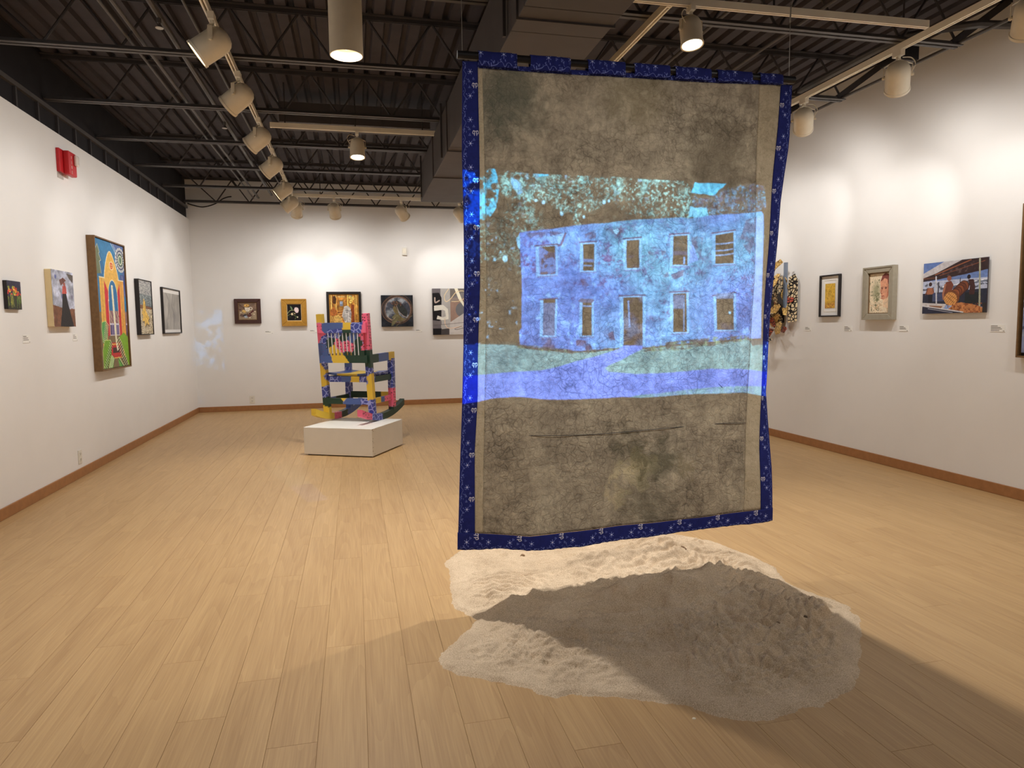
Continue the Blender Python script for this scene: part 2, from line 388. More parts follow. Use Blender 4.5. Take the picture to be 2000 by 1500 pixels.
# corrugated roof deck
prof = []
x = XL-.3
while x < XR+.3:
    prof += [(x, 3.992), (x+.086, 3.992), (x+.102, 4.03), (x+.138, 4.03)]; x += .154
prof.append((x, 3.992)); n = len(prof)
m = MB().add([(a, YF-.1, z) for a, z in prof]+[(a, YB+.1, z) for a, z in prof]+[(prof[0][0], YF-.1, 4.1), (prof[-1][0], YF-.1, 4.1), (prof[-1][0], YB+.1, 4.1), (prof[0][0], YB+.1, 4.1)],
             [(i, i+1, n+i+1, n+i) for i in range(n-1)]+[(2*n, 2*n+1, 2*n+2, 2*n+3)])
struct(m.build('ceiling', M_DECK))

WT = .14; ZW = 3.326
wl = struct(MB().box(XL-WT, XL, YF, YB, 0, ZW).build('wall_left', M_WALL))
MB().box(XL-WT, XL-.035, YF, YB, ZW, 4.0).build('black_band', M_BLACKB, wl)
MB().box(XL-.035, XL-.004, YF, YB, 3.505, 3.545).build('ledge', M_PIPE, wl)
sm = MB().box(-.012, .012, -.014, .014, 0, 3.505-ZW).mesh('stud', M_BLACK)
for zx, zy in ((120, 640), (268, 740), (398, 830), (515, 910), (615, 985), (713, 1050), (797, 1105), (870, 1150), (940, 1200), (1005, 1245), (1060, 1290), (1113, 1325), (1160, 1360)):
    p = at(zx/3.41, zy/3.41, x=XL); link('stud', sm, wl, (XL-.023, p.y, ZW))
wb = struct(MB().box(XL-WT, XR+WT, YB, YB+WT, 0, 4.0).build('wall_back', M_WALL))
wr = struct(MB().box(XR, XR+WT, YF, YB, 0, 4.0).build('wall_right', M_WALL))
struct(MB().box(XL-WT, XR+WT, YF-WT, YF, 0, 4.0).build('wall_front', M_WALL))
BH, BT = .092, .014
def baseb(name, m): o = m.build(name, M_BASEB); struct(o); bevel(o, .004)
baseb('baseboard_left', MB().box(XL, XL+BT, YF, YB, 0, BH))
baseb('baseboard_back', MB().box(XL+BT, XR-BT, YB-BT, YB, 0, BH))
baseb('baseboard_right', MB().box(XR-BT, XR, YF, YB, 0, BH))

# ------------------------------------------------------------------ open web joists
ZB, ZT = 3.58, 3.992
JY = [1.95, 3.30, 4.64, 5.95, 7.32, 8.64, 9.95, 11.30, 12.60]
JN = ['second open web joist overhead from the camera', 'open web joist just above the hanging quilt', 'open web joist behind the near cream track on the right',
      'pair of lit black joist chords crossing left of the big cream can', 'open web joist in front of the short cream track', 'open web joist behind the short cream track',
      'joist above the fourth can of the left track', 'next to last joist, before the white back wall', 'last open web joist against the white back wall']
def bar2(z0, z1, w, x0, x1, gap=.016):
    q = MB()
    for s in (-1, 1):
        a, b = sorted((s*gap/2, s*(gap/2+w)))
        q.box(x0, x1, a, b, z0 if z0 < 3.8 else z1-.007, z0+.007 if z0 < 3.8 else z1)   # flat leg
        a, b = sorted((s*gap/2, s*(gap/2+.007))); q.box(x0, x1, a, b, z0, z1)
    return q
jb = bar2(0, .036, .036, XL-.02, 4.69).mesh('bottom_chord', M_PIPE)
for vv in jb.vertices: pass
jt = bar2(3.955, 3.992, .042, XL-.03, XR).mesh('top_chord', M_BLACK)
pts = []
xx = -.09-.53*4; up = False
pts.append((XL+.1, 0, ZT-.02))
k = 0
while xx < 4.7:
    pts.append((xx, 0, ZB+.012 if k % 2 == 0 else ZT-.02)); xx += .265; k += 1
wp = []
for i, p in enumerate(pts):        # small bends at each knuckle
    if 0 < i < len(pts)-1:
        a = Vector(pts[i-1]); b = Vector(p); c = Vector(pts[i+1])
        wp += [b+(a-b).normalized()*.022, b, b+(c-b).normalized()*.022]
    else: wp.append(Vector(p))
jw = MB().tube(wp, .0105, 6).mesh('web_rod', M_BLACK, True)
js = MB().beam((4.62, 0, ZB+.02), (5.14, 0, ZT-.03), .05, .04).mesh('end_strut', M_BLACK)
for y, lab in zip(JY, JN):
    r = empty('ceiling_joist', (0, y, 0), 'black '+lab if not lab.startswith('pair') else lab, 'joist', 'open web joists under the deck')
    link('top_chord', jt, r); link('bottom_chord', jb, r, (0, 0, ZB)); link('web_rod', jw, r); link('end_strut', js, r)

# ------------------------------------------------------------------ ducts
du = empty('air_duct', (.914, 0, 3.107), 'big rectangular dark duct running above the quilt toward the back wall', 'duct')
DW, DH = .545, .443
cuts = [YF+.02]+[at(*p, z=3.107).y for p in ((1025, 12), (1009, 34), (1002, 61))]+[5.35, 6.6, at(877, 287, z=3.107).y, at(847, 346, z=3.107).y, 9.32]
cuts = sorted(cuts)
for a, b in zip(cuts[:-1], cuts[1:]):
    o = MB().box(0, DW, a+.002, b-.002, 0, DH).build('duct_section', M_DUCT, du); bevel(o, .004)
for y in (cuts[2], cuts[4], cuts[6], cuts[7]):
    q = MB().box(-.012, DW+.012, y-.006, y+.006, -.012, DH+.008); q.build('flange', M_DUCT, du)
for y in (1.0, 4.0, 6.9, 9.0):
    MB().box(-.03, -.012, y-.012, y+.012, .0, .52).build('hanger_strap', M_BLACK, du)
bd = empty('branch_duct', (-.72, 7.9, 3.66), 'flat dark grey duct lying behind the short cream track', 'duct')
for i in range(3):
    MB().box(i*.54+.002, (i+1)*.54-.002, 0, .34, 0, .21).build('duct_section', M_DUCT, bd)

# ------------------------------------------------------------------ pipes, boxes and other roof clutter
def pipe(name, pts, r, label, cat='pipe', m=M_PIPE):
    o = MB().tube(pts, r, 8).build(name, m, None, True); return tag(o, label, cat)
pipe('conduit', [(-1.60, YF+.1, 3.652), (-1.60, 12.5, 3.652)], .011, 'thin black conduit, leftmost of the bundle along the ceiling')
pipe('conduit', [(-1.52, YF+.1, 3.66), (-1.52, 12.5, 3.66)], .016, 'thicker black conduit beside the leftmost one of the ceiling bundle')
pipe('conduit', [(-1.30, YF+.1, 3.70), (-1.30, 12.4, 3.70)], .022, 'grey sprinkler main running along the ceiling left of the cans')
pipe('conduit', [(-1.06, YF+.1, 3.66), (-1.06, 12.4, 3.66)], .010, 'thin conduit nearest to the left row of cans')
pipe('conduit', [(3.36, YF+.1, 3.70), (3.36, 9, 3.70)], .013, 'thin conduit above the right end of the quilt')
pipe('conduit', [(2.75, YF+.1, 3.73), (2.75, 9, 3.73)], .013, 'thin conduit behind the big can over the quilt')
pipe('bridging_rod', [(4.66, YF+.1, 3.60), (4.66, 12.4, 3.60)], .014, 'thin black rod joining the joist ends along the right wall', 'rod')
pipe('black_pipe', [(4.31, 12.3, 3.70), (4.31, 5.1, 3.70), (4.34, 4.80, 3.70), (4.52, 4.62, 3.70), (4.72, 4.5, 3.70), (5.12, 4.45, 3.70)], .032, 'fat black pipe bending to the right wall beside the right track')
bx = empty('junction_box', (4.45, 4.98, 3.56), 'black metal box at a joist end above the right track can', 'box')
bevel(MB().box(-.09, .09, -.11, .11, 0, .13).build('box_body', M_BLACKB, bx), .005); MB().box(-.08, .08, -.10, .10, -.006, 0).build('cover_plate', M_BLACK, bx)
bx = empty('junction_box', (-.98, 7.28, 3.62), 'small dark box on a joist beside the left track', 'box')
bevel(MB().box(-.10, .10, -.07, .07, -.0, .1).build('box_body', M_DUCT, bx), .005); MB().box(-.09, .09, -.06, .06, -.006, 0).build('cover_plate', M_BLACK, bx)
for p, lab in (((-1.30, 5.55, 3.678), 'sprinkler head on the grey main above the first joist'), ((-1.30, 8.1, 3.678), 'sprinkler head farther back on the grey main')):
    s_ = empty('sprinkler_head', p, lab, 'sprinkler')
    MB().lathe([(.0, 0), (.016, 0), (.016, -.03), (.009, -.035), (.009, -.06), (0, -.06)], 10).build('nozzle', M_PIPE, s_, True)
    MB().lathe([(0, -.062), (.028, -.064), (.028, -.067), (0, -.067)], 12).build('deflector', M_WIRE, s_)
cb = [tuple(at(px, py, y=YB-.08)) for px, py in ((366, 397), (378, 401), (392, 404), (402, 403.5), (412, 401), (424, 396), (434, 389), (444, 385), (452, 384))]
pipe('loose_cable', curve(cb, 6), .009, 'black cable sagging below the last joist in the left corner', 'cable', M_BLACKB)

# ------------------------------------------------------------------ tracks and lamp heads
def track(x0, y0, x1, y1, label, zt=3.562):
    al_y = abs(y1-y0) > abs(x1-x0); L = math.hypot(x1-x0, y1-y0)
    r = empty('lighting_track', (x0, y0, zt), label, 'track', 'cream lighting tracks', math.atan2(y1-y0, x1-x0))
    q = MB().box(0, L, -.018, .018, -.006, .018).box(0, L, -.018, -.007, -.030, -.006).box(0, L, .007, .018, -.030, -.006)
    q.build('rail', M_CREAM, r); MB().box(.01, L-.01, -.007, .007, -.012, -.007).build('slot', M_SLOT, r)
    if not al_y:
        for k in (.08, .5, .92): MB().tube([(L*k, 0, .017), (L*k, 0, 3.995-zt)], .007, 8).build('hanger_stem', M_BLACK, r)
    for a in (0, L): MB().box(a-.014, a+.004 if a else .004, -.019, .019, -.031, .019).build('end_cap', M_CREAM, r)
    return r
ZTR = 3.530
track(-.875, 2.6, -.90, 11.5, 'long cream track carrying the row of cans along the left wall')
track(-.9, 11.56, 4.5, 11.72, 'far cream track parallel to the back wall')
track(-.776, 7.675, .925, 7.69, 'short cream track in the middle that ends at the duct')
track(1.62, 4.33, 4.06, 4.295, 'cream track in front, over the right half of the quilt')
track(2.09, 4.36, 2.10, 8.6, 'cream track leading back from the front one, beside the duct')
track(4.18, 2.2, 4.185, 11.2, 'long cream track along the right wall')

R0 = .09
body_me = MB().lathe([(0, .118), (.028, .116), (.055, .106), (.075, .086), (.087, .058), (.09, .03), (.09, -.125), (.083, -.125), (.083, .03), (0, .05)], 28).mesh('can_body', M_CAN, True)
ring_me = MB().lathe([(.0905, -.108), (.095, -.110), (.095, -.128), (.086, -.128)], 28).mesh('front_ring', M_CAN, True)
lens_on = MB().lathe([(0, -.085), (.05, -.088), (.079, -.097)], 24).mesh('lens', M_LENS, True)
lens_off = MB().lathe([(0, -.085), (.05, -.088), (.079, -.097)], 24).mesh('lens', M_LENSOFF, True)
ad_me = MB().box(-.02, .02, -.045, .045, -.04, .006).box(-.012, .012, -.012, .012, -.062, -.04).mesh('track_adapter', M_CREAM)
yk = MB()
for sx in (-1, 1):
    yk.beam((sx*.0, 0, -.06), (sx*.1, 0, -.11), .004, .03, (0, 1, 0)).beam((sx*.1, 0, -.108), (sx*.1, 0, -.20), .004, .03, (0, 1, 0))
    yk.tube([(sx*.09, 0, -.19), (sx*.112, 0, -.19)], .011, 8)
yoke_me = yk.mesh('yoke', M_CAN)
cord_me = MB().tube(curve([(.03, .0, -.05), (.09, .04, -.05), (.12, .05, -.10), (.09, .06, -.16)], 6), .004, 6).mesh('cord', M_CAN, True)
def field(L, lo, parent=None, k=1.0, rot=None):  # second wide spot added as fill, turned further down than the beam
    F = L.copy(); F.spot_size = math.radians(168); F.spot_blend = 1; F.energy = L.energy*HALO*k
    fo = lo.copy(); fo.data = F; COL.objects.link(fo); fo.parent = parent
    if rot is not None: fo.rotation_euler = rot
def head(loc, target, label, watts, lit=False, size=62, blend=.75, sc=1.0, group='cream track cans', light=True, halo=1.0):
    loc = Vector(loc); piv = loc+Vector((0, 0, -.19*sc)); d = (Vector(target)-piv).normalized()
    az = math.atan2(d.y, d.x)-PI/2; th = math.atan2(math.hypot(d.x, d.y), -d.z)
    r = empty('track_head', loc, label, 'spotlight', group, az); r.scale = (sc, sc, sc)
    link('track_adapter', ad_me, r, rot=(0, 0, -az)); link('yoke', yoke_me, r); link('cord', cord_me, r)
    b = link('can_body', body_me, r, (0, 0, -.19), (th, 0, 0)); link('front_ring', ring_me, b); link('lens', lens_on if lit else lens_off, b)
    if light:
        L = bpy.data.lights.new('can_lamp', 'SPOT'); L.energy = watts; L.color = WARM; L.spot_size = math.radians(size); L.spot_blend = blend; L.shadow_soft_size = .035
        lo = bpy.data.objects.new('can_lamp', L); COL.objects.link(lo); lo.parent = b; lo.location = (0, 0, -.15)
        if halo: field(L, lo, b, halo, (-.36*th, 0, 0))
    return r
def lamp(loc, target, watts, size=62, blend=.75, soft=.04, halo=1.0):
    """a room lamp whose fixture stands outside the photograph"""
    L = bpy.data.lights.new('fill_or_downlight', 'SPOT'); L.energy = watts; L.color = WARM; L.spot_size = math.radians(size); L.spot_blend = blend; L.shadow_soft_size = soft
    o = bpy.data.objects.new('fill_or_downlight', L); COL.objects.link(o); o.location = loc
    o.rotation_euler = (Vector(target)-Vector(loc)).to_track_quat('-Z', 'Y').to_euler()
    if halo:
        T = Vector(target)-Vector(loc); T.x *= .6; T.y *= .6; field(L, o, None, halo, T.to_track_quat('-Z', 'Y').to_euler())
    return o
ORD = ['nearest', 'second', 'third', 'fourth', 'fifth', 'sixth']
tl = [(-.860, 5.05, 5.0), (-.862, 6.13, 6.75), (-.868, 7.39, 7.95), (-.872, 8.6, 9.1), (-.880, 10.02, 10.0), (-.885, 11.07, 11.4)]
for i, (x, y, ty) in enumerate(tl):
    head((x, y, ZTR), (XL, ty, 2.0), ORD[i]+' can of the left track, tilted toward the left wall', P_LEFT, lit=i in (0, 4), group='cans of the left track', size=66)
for x, tx, lab in ((-.84, (585, 575), 'can at the corner where left and far tracks meet'), (-.256, (680, 565), 'can of the far track above the gilt framed tulip'), (.817, (885, 565), 'can of the far track beside the end of the duct'), (1.788, (1010, 565), 'can of the far track cut by the left edge of the quilt')):
    head((x, 11.57+.03*(x+.9), ZTR), at(*tx, y=YB), lab, P_BACK, group='cans of the far track', size=58)
for x, tx in ((2.9, 3.3), (3.9, 4.4)): lamp((x, 11.75, 3.3), (tx, YB, 1.7), P_BACK*.8)  # unseen spots added to extend the wall wash
for y, ty, lab in ((5.84, (1562, 475), 'can of the right track nearest to the quilt edge'), (4.69, (1738, 490), 'middle can of the right track with a looped cord'), (3.62, (1925, 480), 'can cut off by the upper right corner of the photo')):
    head((4.182, y, ZTR), at(*ty, x=XR), lab, P_RIGHT, group='cans of the right track', size=60, sc=.98)
for y in (2.4, 1.2, -.4): lamp((4.18, y, 3.3), (XR, y+.7, 1.7), P_RIGHT*.8)  # unseen spots added for the walls, as in the next two rows
for y in (7.4, 8.8, 10.2): lamp((4.18, y, 3.3), (XR, y+.7, 1.7), P_RIGHT*.8)
for y in (3.9, 2.6, 1.2, -.4): lamp((-.87, y, 3.3), (XL, y+.7, 1.7), P_LEFT*.8)
head((.09, 7.683, ZTR), (.08, 7.15, 0), 'lit can hanging from the short middle track', P_DOWN_B, lit=True, size=92, blend=.9, sc=.86, group='downward cans', halo=.1)
head((2.23, 4.318, ZTR), (2.3, 3.7, 0), 'big lit can hanging above the middle of the quilt', P_DOWN_C, lit=True, size=96, blend=.9, sc=.80, group='downward cans', halo=.1)
ca = empty('cylinder_downlight', (.004, 4.33, 3.06), 'wide cream cylinder lamp cut by the top of the photo', 'downlight')
MB().lathe([(0, .34), (.098, .34), (.098, 0), (.092, 0), (.092, .05), (.088, .055)], 32).build('housing', M_CAN, ca, True)
MB().lathe([(.09, .055), (.07, .062), (.06, .09), (0, .1)], 28).build('reflector', M_LENSOFF, ca, True)
MB().lathe([(0, .058), (.062, .058), (.062, .064), (0, .064)], 24).build('lens', M_LENS, ca, True)
MB().tube([(0, 0, .34), (0, 0, .93)], .012, 8).build('stem', M_BLACK, ca)
lo = lamp((.004, 4.33, 3.085), (.10, 4.15, 0), P_DOWN_A, 98, .9, .025, .1)
# unseen fill spots added behind the camera for the quilt front and near floor
for x, y, tx, ty, tz, k, sz in ((-.4, .2, 1.1, 3.5, 1.6, .60, 46), (1.4, -.1, 1.4, 3.4, 1.6, .5, 44), (3.0, .3, 1.8, 3.4, 1.6, .60, 46), (-.4, .4, -1.0, 2.2, 0, .26, 100), (2.9, .6, 3.2, 2.2, 0, .28, 100)):
    lamp((x, y, 3.35), (tx, ty, tz), P_FRONT*k, sz, .9, .06, 0)
# ------------------------------------------------------------------ the hanging quilt
YQ = 3.39; QC = Vector((1.41, YQ, 1.5)); ZROD = 2.79
rodL, rodR = at(893, 106, y=YQ), at(1551, 157, y=YQ); ZROD = (rodL.z+rodR.z)/2; RR = .019
ro = MB().tube([(rodL.x, YQ, ZROD), (rodR.x, YQ, ZROD)], RR, 16).build('curtain_rod', M_ROD, None, True); tag(ro, 'black round rod from which the blue bordered quilt hangs', 'rod')
for px, lab in ((903, 'thin wire holding the left end of the black rod'), (1541, 'thin wire holding the right end of the black rod')):
    p = at(px, 110 if px < 1000 else 156, y=YQ)
    r = empty('hanging_wire', (p.x, YQ, ZROD+RR), lab, 'wire')
    MB().tube([(0, 0, -.005), (0, 0, .32)], .0014, 6).build('lower_strand', M_WIRE, r); MB().tube([(.0, 0, .31), (.004, -.10, ZB-ZROD-RR+.02)], .0012, 6).build('upper_strand', M_WIRE, r)
    MB().tube([(0, 0, .28), (.002, 0, .36)], .004, 6).build('crimp', M_WIRE, r)

LN = {  # lines of the quilt from top to bottom, photo pixels
 'oL': [(903, 116), (902, 300), (905, 420), (906, 560), (905, 680), (902, 780), (898, 900), (893, 1073)],
 'iL': [(933, 131), (936, 328), (937, 560), (933, 700), (932, 772), (926, 878), (926, 1041)],
 'sL': [(942, 133), (946, 328), (950, 560), (948, 700), (946, 772), (944, 878), (942, 1042)],
 'sR': [(1482, 163), (1480, 357), (1476, 480), (1474, 560), (1466, 660), (1459, 772), (1457, 828), (1449, 998)],
 'iR': [(1524, 168), (1509, 355), (1498, 532), (1493, 648), (1488, 772), (1482, 878), (1481, 994)],
 'oR': [(1546, 166), (1536, 294), (1523, 396), (1514, 515), (1511, 560), (1505, 648), (1497, 765), (1502, 843), (1505, 913), (1505, 1014)]}
TOPI = [(903, 128), (933, 131), (1023, 138), (1115, 144), (1254, 152), (1410, 161), (1482, 163), (1523, 165), (1550, 168)]
BOTI = [(893, 1038), (926, 1039), (979, 1043), (1030, 1046), (1071, 1042), (1198, 1030), (1375, 1009), (1481, 993), (1510, 989)]
BOTO = [(892, 1072), (930, 1071), (968, 1070), (1028, 1073), (1127, 1067), (1233, 1053), (1375, 1032), (1440, 1024), (1505, 1015)]
def ip(cv, v, ax=0):
    a = np.array(cv, float); return np.interp(v, a[:, ax], a[:, 1-ax])
def wave(X, Z):
    return .010*np.sin(5.1*X+1.7*Z)+.006*np.sin(11*X-4.3*Z+1)+.004*np.sin(19*X+2*Z)+.004*np.sin(9*Z+3*X)
def atv(PX, PY, y):
    dx = (PX-1000)/FPX; dy = (PY-750)/FPX
    D = [fwd[i]+rgt[i]*dx+dwn[i]*dy for i in range(3)]; t = y/D[1]
    return np.stack([CAMP[i]+D[i]*t for i in range(3)], -1)
def qsheet(a, b, top, bot, rows, cols, off, jag=0):
    """cloth between two quilt lines a and b, from curve top to curve bot"""
    P = np.zeros((rows, cols, 3)); UV = np.zeros((rows, cols, 2))
    A = np.array(LN[a], float); B = np.array(LN[b], float)
    for j in range(cols):
        f = j/(cols-1)
        xt = np.interp(150, A[:, 1], A[:, 0])*(1-f)+np.interp(150, B[:, 1], B[:, 0])*f
        xb = np.interp(1030, A[:, 1], A[:, 0])*(1-f)+np.interp(1030, B[:, 1], B[:, 0])*f
        yt = ip(top, xt) if not isinstance(top, (int, float)) else top; yb = ip(bot, xb)
        yy = np.linspace(yt, yb, rows)
        xx = np.interp(yy, A[:, 1], A[:, 0])*(1-f)+np.interp(yy, B[:, 1], B[:, 0])*f
        W3 = atv(xx, yy, YQ); P[:, j] = W3; UV[:, j, 0] = f; UV[:, j, 1] = W3[:, 2]/.227
    P[..., 1] += off+wave(P[..., 0], P[..., 2])*np.clip((ZROD-P[..., 2])/.3, 0, 1)
    return P-np.array(QC), UV
def cloth(name, P, uv, m, par, th=.004):
    o = link(name, grid_mesh(name, P, m, uv), par); sd = o.modifiers.new('thickness', 'SOLIDIFY'); sd.thickness = th; sd.offset = 0; return o

# printed border fabric: one repeat, outer edge at u=0
bc = Cv(160, 420, (32, 40, 112)); bc.mottle(.10, 6)
LB, LW = (142, 156, 226), (205, 208, 238)
rr_ = random.Random(5)
for k in range(2):      # filigree vine near the outer edge
    y0 = .02+.5*k
    bc.line(curve([(.12, y0), (.20, y0+.08), (.10, y0+.16), (.24, y0+.24), (.14, y0+.33), (.10, y0+.47)], 8), .022, LB, .75)
    for q in range(10):
        a = rr_.uniform(0, 6.3); yq = y0+rr_.uniform(0, .46); xq = rr_.uniform(.08, .34); bc.line([(xq, yq), (xq+.09*math.cos(a), yq+.035*math.sin(a))], .022, LB, .7)
        if q % 2: bc.ell(xq+.05, yq+.01, .03, .012, LB, .6)
for cy in (.20, .70):   # star flowers
    for a in range(6): bc.line([(.50, cy), (  .50+.15*math.cos(a*PI/3), cy+.056*math.sin(a*PI/3))], .04, LB, .8)
    bc.ell(.50, cy, .05, .019, LW)
for cx, cy in ((.70, .34), (.70, .62), (.44, .40), (.46, .52)):   # little trefoils
    for a in range(3): bc.ell(cx+.045*math.cos(a*2.1+.5), cy+.018*math.sin(a*2.1+.5), .035, .014, LB, .6)
for sx in (-1, 1):      # white bow knot by the seam
    bc.line(curve([(.80+sx*.03, .445), (.80+sx*.12, .43), (.80+sx*.17, .48), (.80+sx*.08, .50), (.80+sx*.05, .475)], 6), .042, (220, 216, 226), .95)
    bc.line([(.80+sx*.05, .45), (.80+sx*.07, .53)], .045, (220, 216, 226), .95)
bc.line([(.66, .44), (.94, .44)], .035, (220, 216, 226), .95)
M_BORDER = img_mat('blue_print_cotton', bc.out(), .85, .25, 1.0, True)

def blot(lst): return [((at(px, py, y=YQ)-QC).x, (at(px, py, y=YQ)-QC).z, r, c, a) for px, py, r, c, a in lst]
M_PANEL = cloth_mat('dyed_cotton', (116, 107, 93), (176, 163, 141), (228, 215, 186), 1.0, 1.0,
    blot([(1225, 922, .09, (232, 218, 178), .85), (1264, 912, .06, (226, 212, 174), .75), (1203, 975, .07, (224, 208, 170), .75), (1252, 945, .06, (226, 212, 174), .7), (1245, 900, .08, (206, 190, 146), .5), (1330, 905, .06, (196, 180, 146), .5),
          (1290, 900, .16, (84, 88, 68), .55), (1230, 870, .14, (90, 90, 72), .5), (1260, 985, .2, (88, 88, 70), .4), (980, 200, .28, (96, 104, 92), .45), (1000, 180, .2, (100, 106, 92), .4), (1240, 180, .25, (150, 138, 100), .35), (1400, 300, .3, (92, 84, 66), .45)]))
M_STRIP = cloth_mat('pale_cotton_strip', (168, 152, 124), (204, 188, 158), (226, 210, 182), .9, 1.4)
qu = empty('hanging_quilt', QC, 'large brown quilt with navy printed border hanging over the sand', 'quilt')
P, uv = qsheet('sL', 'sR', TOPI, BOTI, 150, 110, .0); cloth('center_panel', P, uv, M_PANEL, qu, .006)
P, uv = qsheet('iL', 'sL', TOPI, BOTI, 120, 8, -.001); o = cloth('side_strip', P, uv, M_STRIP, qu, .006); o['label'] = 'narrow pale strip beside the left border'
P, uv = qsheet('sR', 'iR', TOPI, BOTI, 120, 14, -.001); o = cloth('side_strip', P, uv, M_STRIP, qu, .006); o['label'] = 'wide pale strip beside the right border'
P, uv = qsheet('oL', 'iL', [(880, 119), (960, 122)], BOTO, 140, 12, -.004); cloth('border', P, uv, M_BORDER, qu, .005)
P, uv = qsheet('iR', 'oR', [(1480, 164), (1560, 168)], BOTO, 140, 12, -.004); uv[..., 0] = 1-uv[..., 0]; cloth('border', P, uv, M_BORDER, qu, .005)
nb = 120; xs = np.linspace(892.5, 1505, nb); P = np.zeros((9, nb, 3)); uv = np.zeros((9, nb, 2))
jg = (RNG.rand(nb)-.5)*1.6
for i in range(9):
    f = i/8; yy = ip(BOTI, xs)*(1-f)+(ip(BOTO, xs)+jg)*f; P[i] = atv(xs, yy, YQ); uv[i, :, 0] = 1-f*.85-.05; uv[i, :, 1] = P[i, :, 0]/.227
P[..., 1] += -.008+wave(P[..., 0], P[..., 2]); cloth('bottom_border', P-np.array(QC), uv, M_BORDER, qu, .005)
# header band below the rod and the loops round it
nb = 90; xs = np.linspace(934, 1523, nb); P = np.zeros((4, nb, 3)); uv = np.zeros((4, nb, 2))
for i in range(4):
    yy = ip(TOPI, xs)+2-9*i/3*1.0; P[i] = atv(xs, yy, YQ); uv[i, :, 0] = .2+.2*i/3; uv[i, :, 1] = P[i, :, 0]/.227
P[..., 1] += -.005; cloth('header_band', P-np.array(QC), uv, M_BORDER, qu, .004)
for a, b in ((158, 377), (455, 682), (783, 996), (1049, 1252), (1284, 1486), (1524, 1722), (1768, 1896)):
    x0 = 880+a/2.941; x1 = 880+b/2.941; nc = 14; xs = np.linspace(x0, x1, nc); rows = []; uvr = []
    Xw = atv(xs, ip(TOPI, xs)-8, YQ)[:, 0]; zb = atv(xs, ip(TOPI, xs)+1, YQ)[:, 2]
    path = [(-.0225, None), (-.0225, -.034), (-.0225, -.026), (-.0225, -.014)]+[(-.0225*math.cos(t), .0225*math.sin(t)) for t in np.linspace(0, PI, 9)]+[(.0225, -.03), (.012, -.06)]
    for k, (dy, dz) in enumerate(path):
        z = zb if dz is None else np.full(nc, ZROD+dz); sag = 0.0015*np.sin(np.linspace(0, 9, nc)+a)
        rows.append(np.stack([Xw, np.full(nc, YQ+dy)+sag, z+sag], -1)); uvr.append(np.stack([np.full(nc, .08+k*.085), Xw/.227+a], -1))
    cloth('hanging_loop', np.array(rows)-np.array(QC), np.array(uvr), M_BORDER, qu, .003)
th = [tuple(at(px, py, y=YQ-.012)-QC) for px, py in ((1369, 672), (1376, 700), (1386, 725), (1396, 742), (1411, 757))]
MB().tube(curve(th, 6), .0016, 6).build('loose_thread', M_ROD, qu)
th = [tuple(at(px, py, y=YQ-.010)-QC) for px, py in ((945, 851), (1040, 851), (1150, 849), (1260, 840), (1400, 828), (1456, 826))]
sm_ = MB().tube(curve(th, 8), .0016, 6).build('stitched_seam', M_ROD, qu)

# ------------------------------------------------------------------ projector and the picture it throws
PP = Vector((1.45, .30, 2.355)); PD = YQ-PP.y
X0, X1, Z0, Z1 = .24, 2.34, .97, 2.28
IW, IH = 1400, 870
def cv(px, py): p = at(px, py, y=YQ); return ((p.x-X0)/(X1-X0), (Z1-p.z)/(Z1-Z0))
def cvs(l): return [cv(*p) for p in l]
BROWN = (104, 92, 76)
pj = Cv(IW, IH, BROWN)
n_big = fbm(IH, IW, 9, 3, 5); n_mid = fbm(IH, IW, 34, 5, 4); n_fin = fbm(IH, IW, 120, 9, 3); n_dark = fbm(IH, IW, 60, 21, 4)
PXw = X0+pj.X*(X1-X0); PZw = Z1-pj.Y*(Z1-Z0)
# trees: brown gloom with teal leaf masses
n60 = fbm(IH, IW, 62, 41, 3); n160 = .45*fbm(IH, IW, 170, 42, 2)+.55*fbm(IH, IW, 380, 43, 2)
tree = pj.polym(cvs([(860, 320), (1520, 320), (1520, 470), (1000, 690), (860, 690)]))
D = .30*np.clip((n_big-.36)*5, 0, 1)*np.clip((n_mid-.36)*5, 0, 1)*tree*np.clip((pj.Y*-1+.62)*4, 0, 1)
for px, py, rx, ry, am in ((1060, 365, 80, 30, .9), (1125, 392, 52, 26, .75), (1035, 350, 60, 22, .6), (1265, 370, 85, 32, .95), (1330, 395, 48, 32, .85), (1230, 352, 70, 18, .8), (1020, 425, 40, 40, .45), (1128, 430, 9, 18, .95), (1350, 430, 40, 14, .6), (1180, 372, 40, 26, .4), (960, 460, 30, 40, .3), (1290, 410, 90, 18, .55), (1120, 350, 80, 16, .6)):
    c = cv(px, py); sx = rx/612*.85; sy = ry/445*.93
    d = ((pj.X-c[0])/sx)**2+((pj.Y-c[1])/sy)**2; D = np.maximum(D, am*np.clip(1.35-d, 0, 1))
m_ = np.clip((n60*.28+n_mid*.25+n160*.95-.80+.20*D)*7, 0, 1)*np.clip(D*1.6, 0, 1)
lv = np.clip((n_mid-.35)*3, 0, 1)[..., None]; lc = np.array((100, 124, 122.))*(1-lv)+np.array((150, 190, 188.))*lv; m_ = np.clip(m_*1.15-.12, 0, 1)*np.clip((fbm(IH, IW, 20, 44, 3)-.30)*5, .1, 1)
pj.a = pj.a*(1-m_[..., None])+lc*m_[..., None]
pj.put(np.clip(D*np.clip((n160-.57)*9, 0, 1), 0, 1), (190, 222, 214))
gl = tree*np.clip((n_fin*.55+n_dark*.55-.70)*14, 0, 1)*np.clip((n_big-.42)*6, 0, 1); pj.put(gl*.85, (170, 196, 232))
SKY = (110, 208, 250)
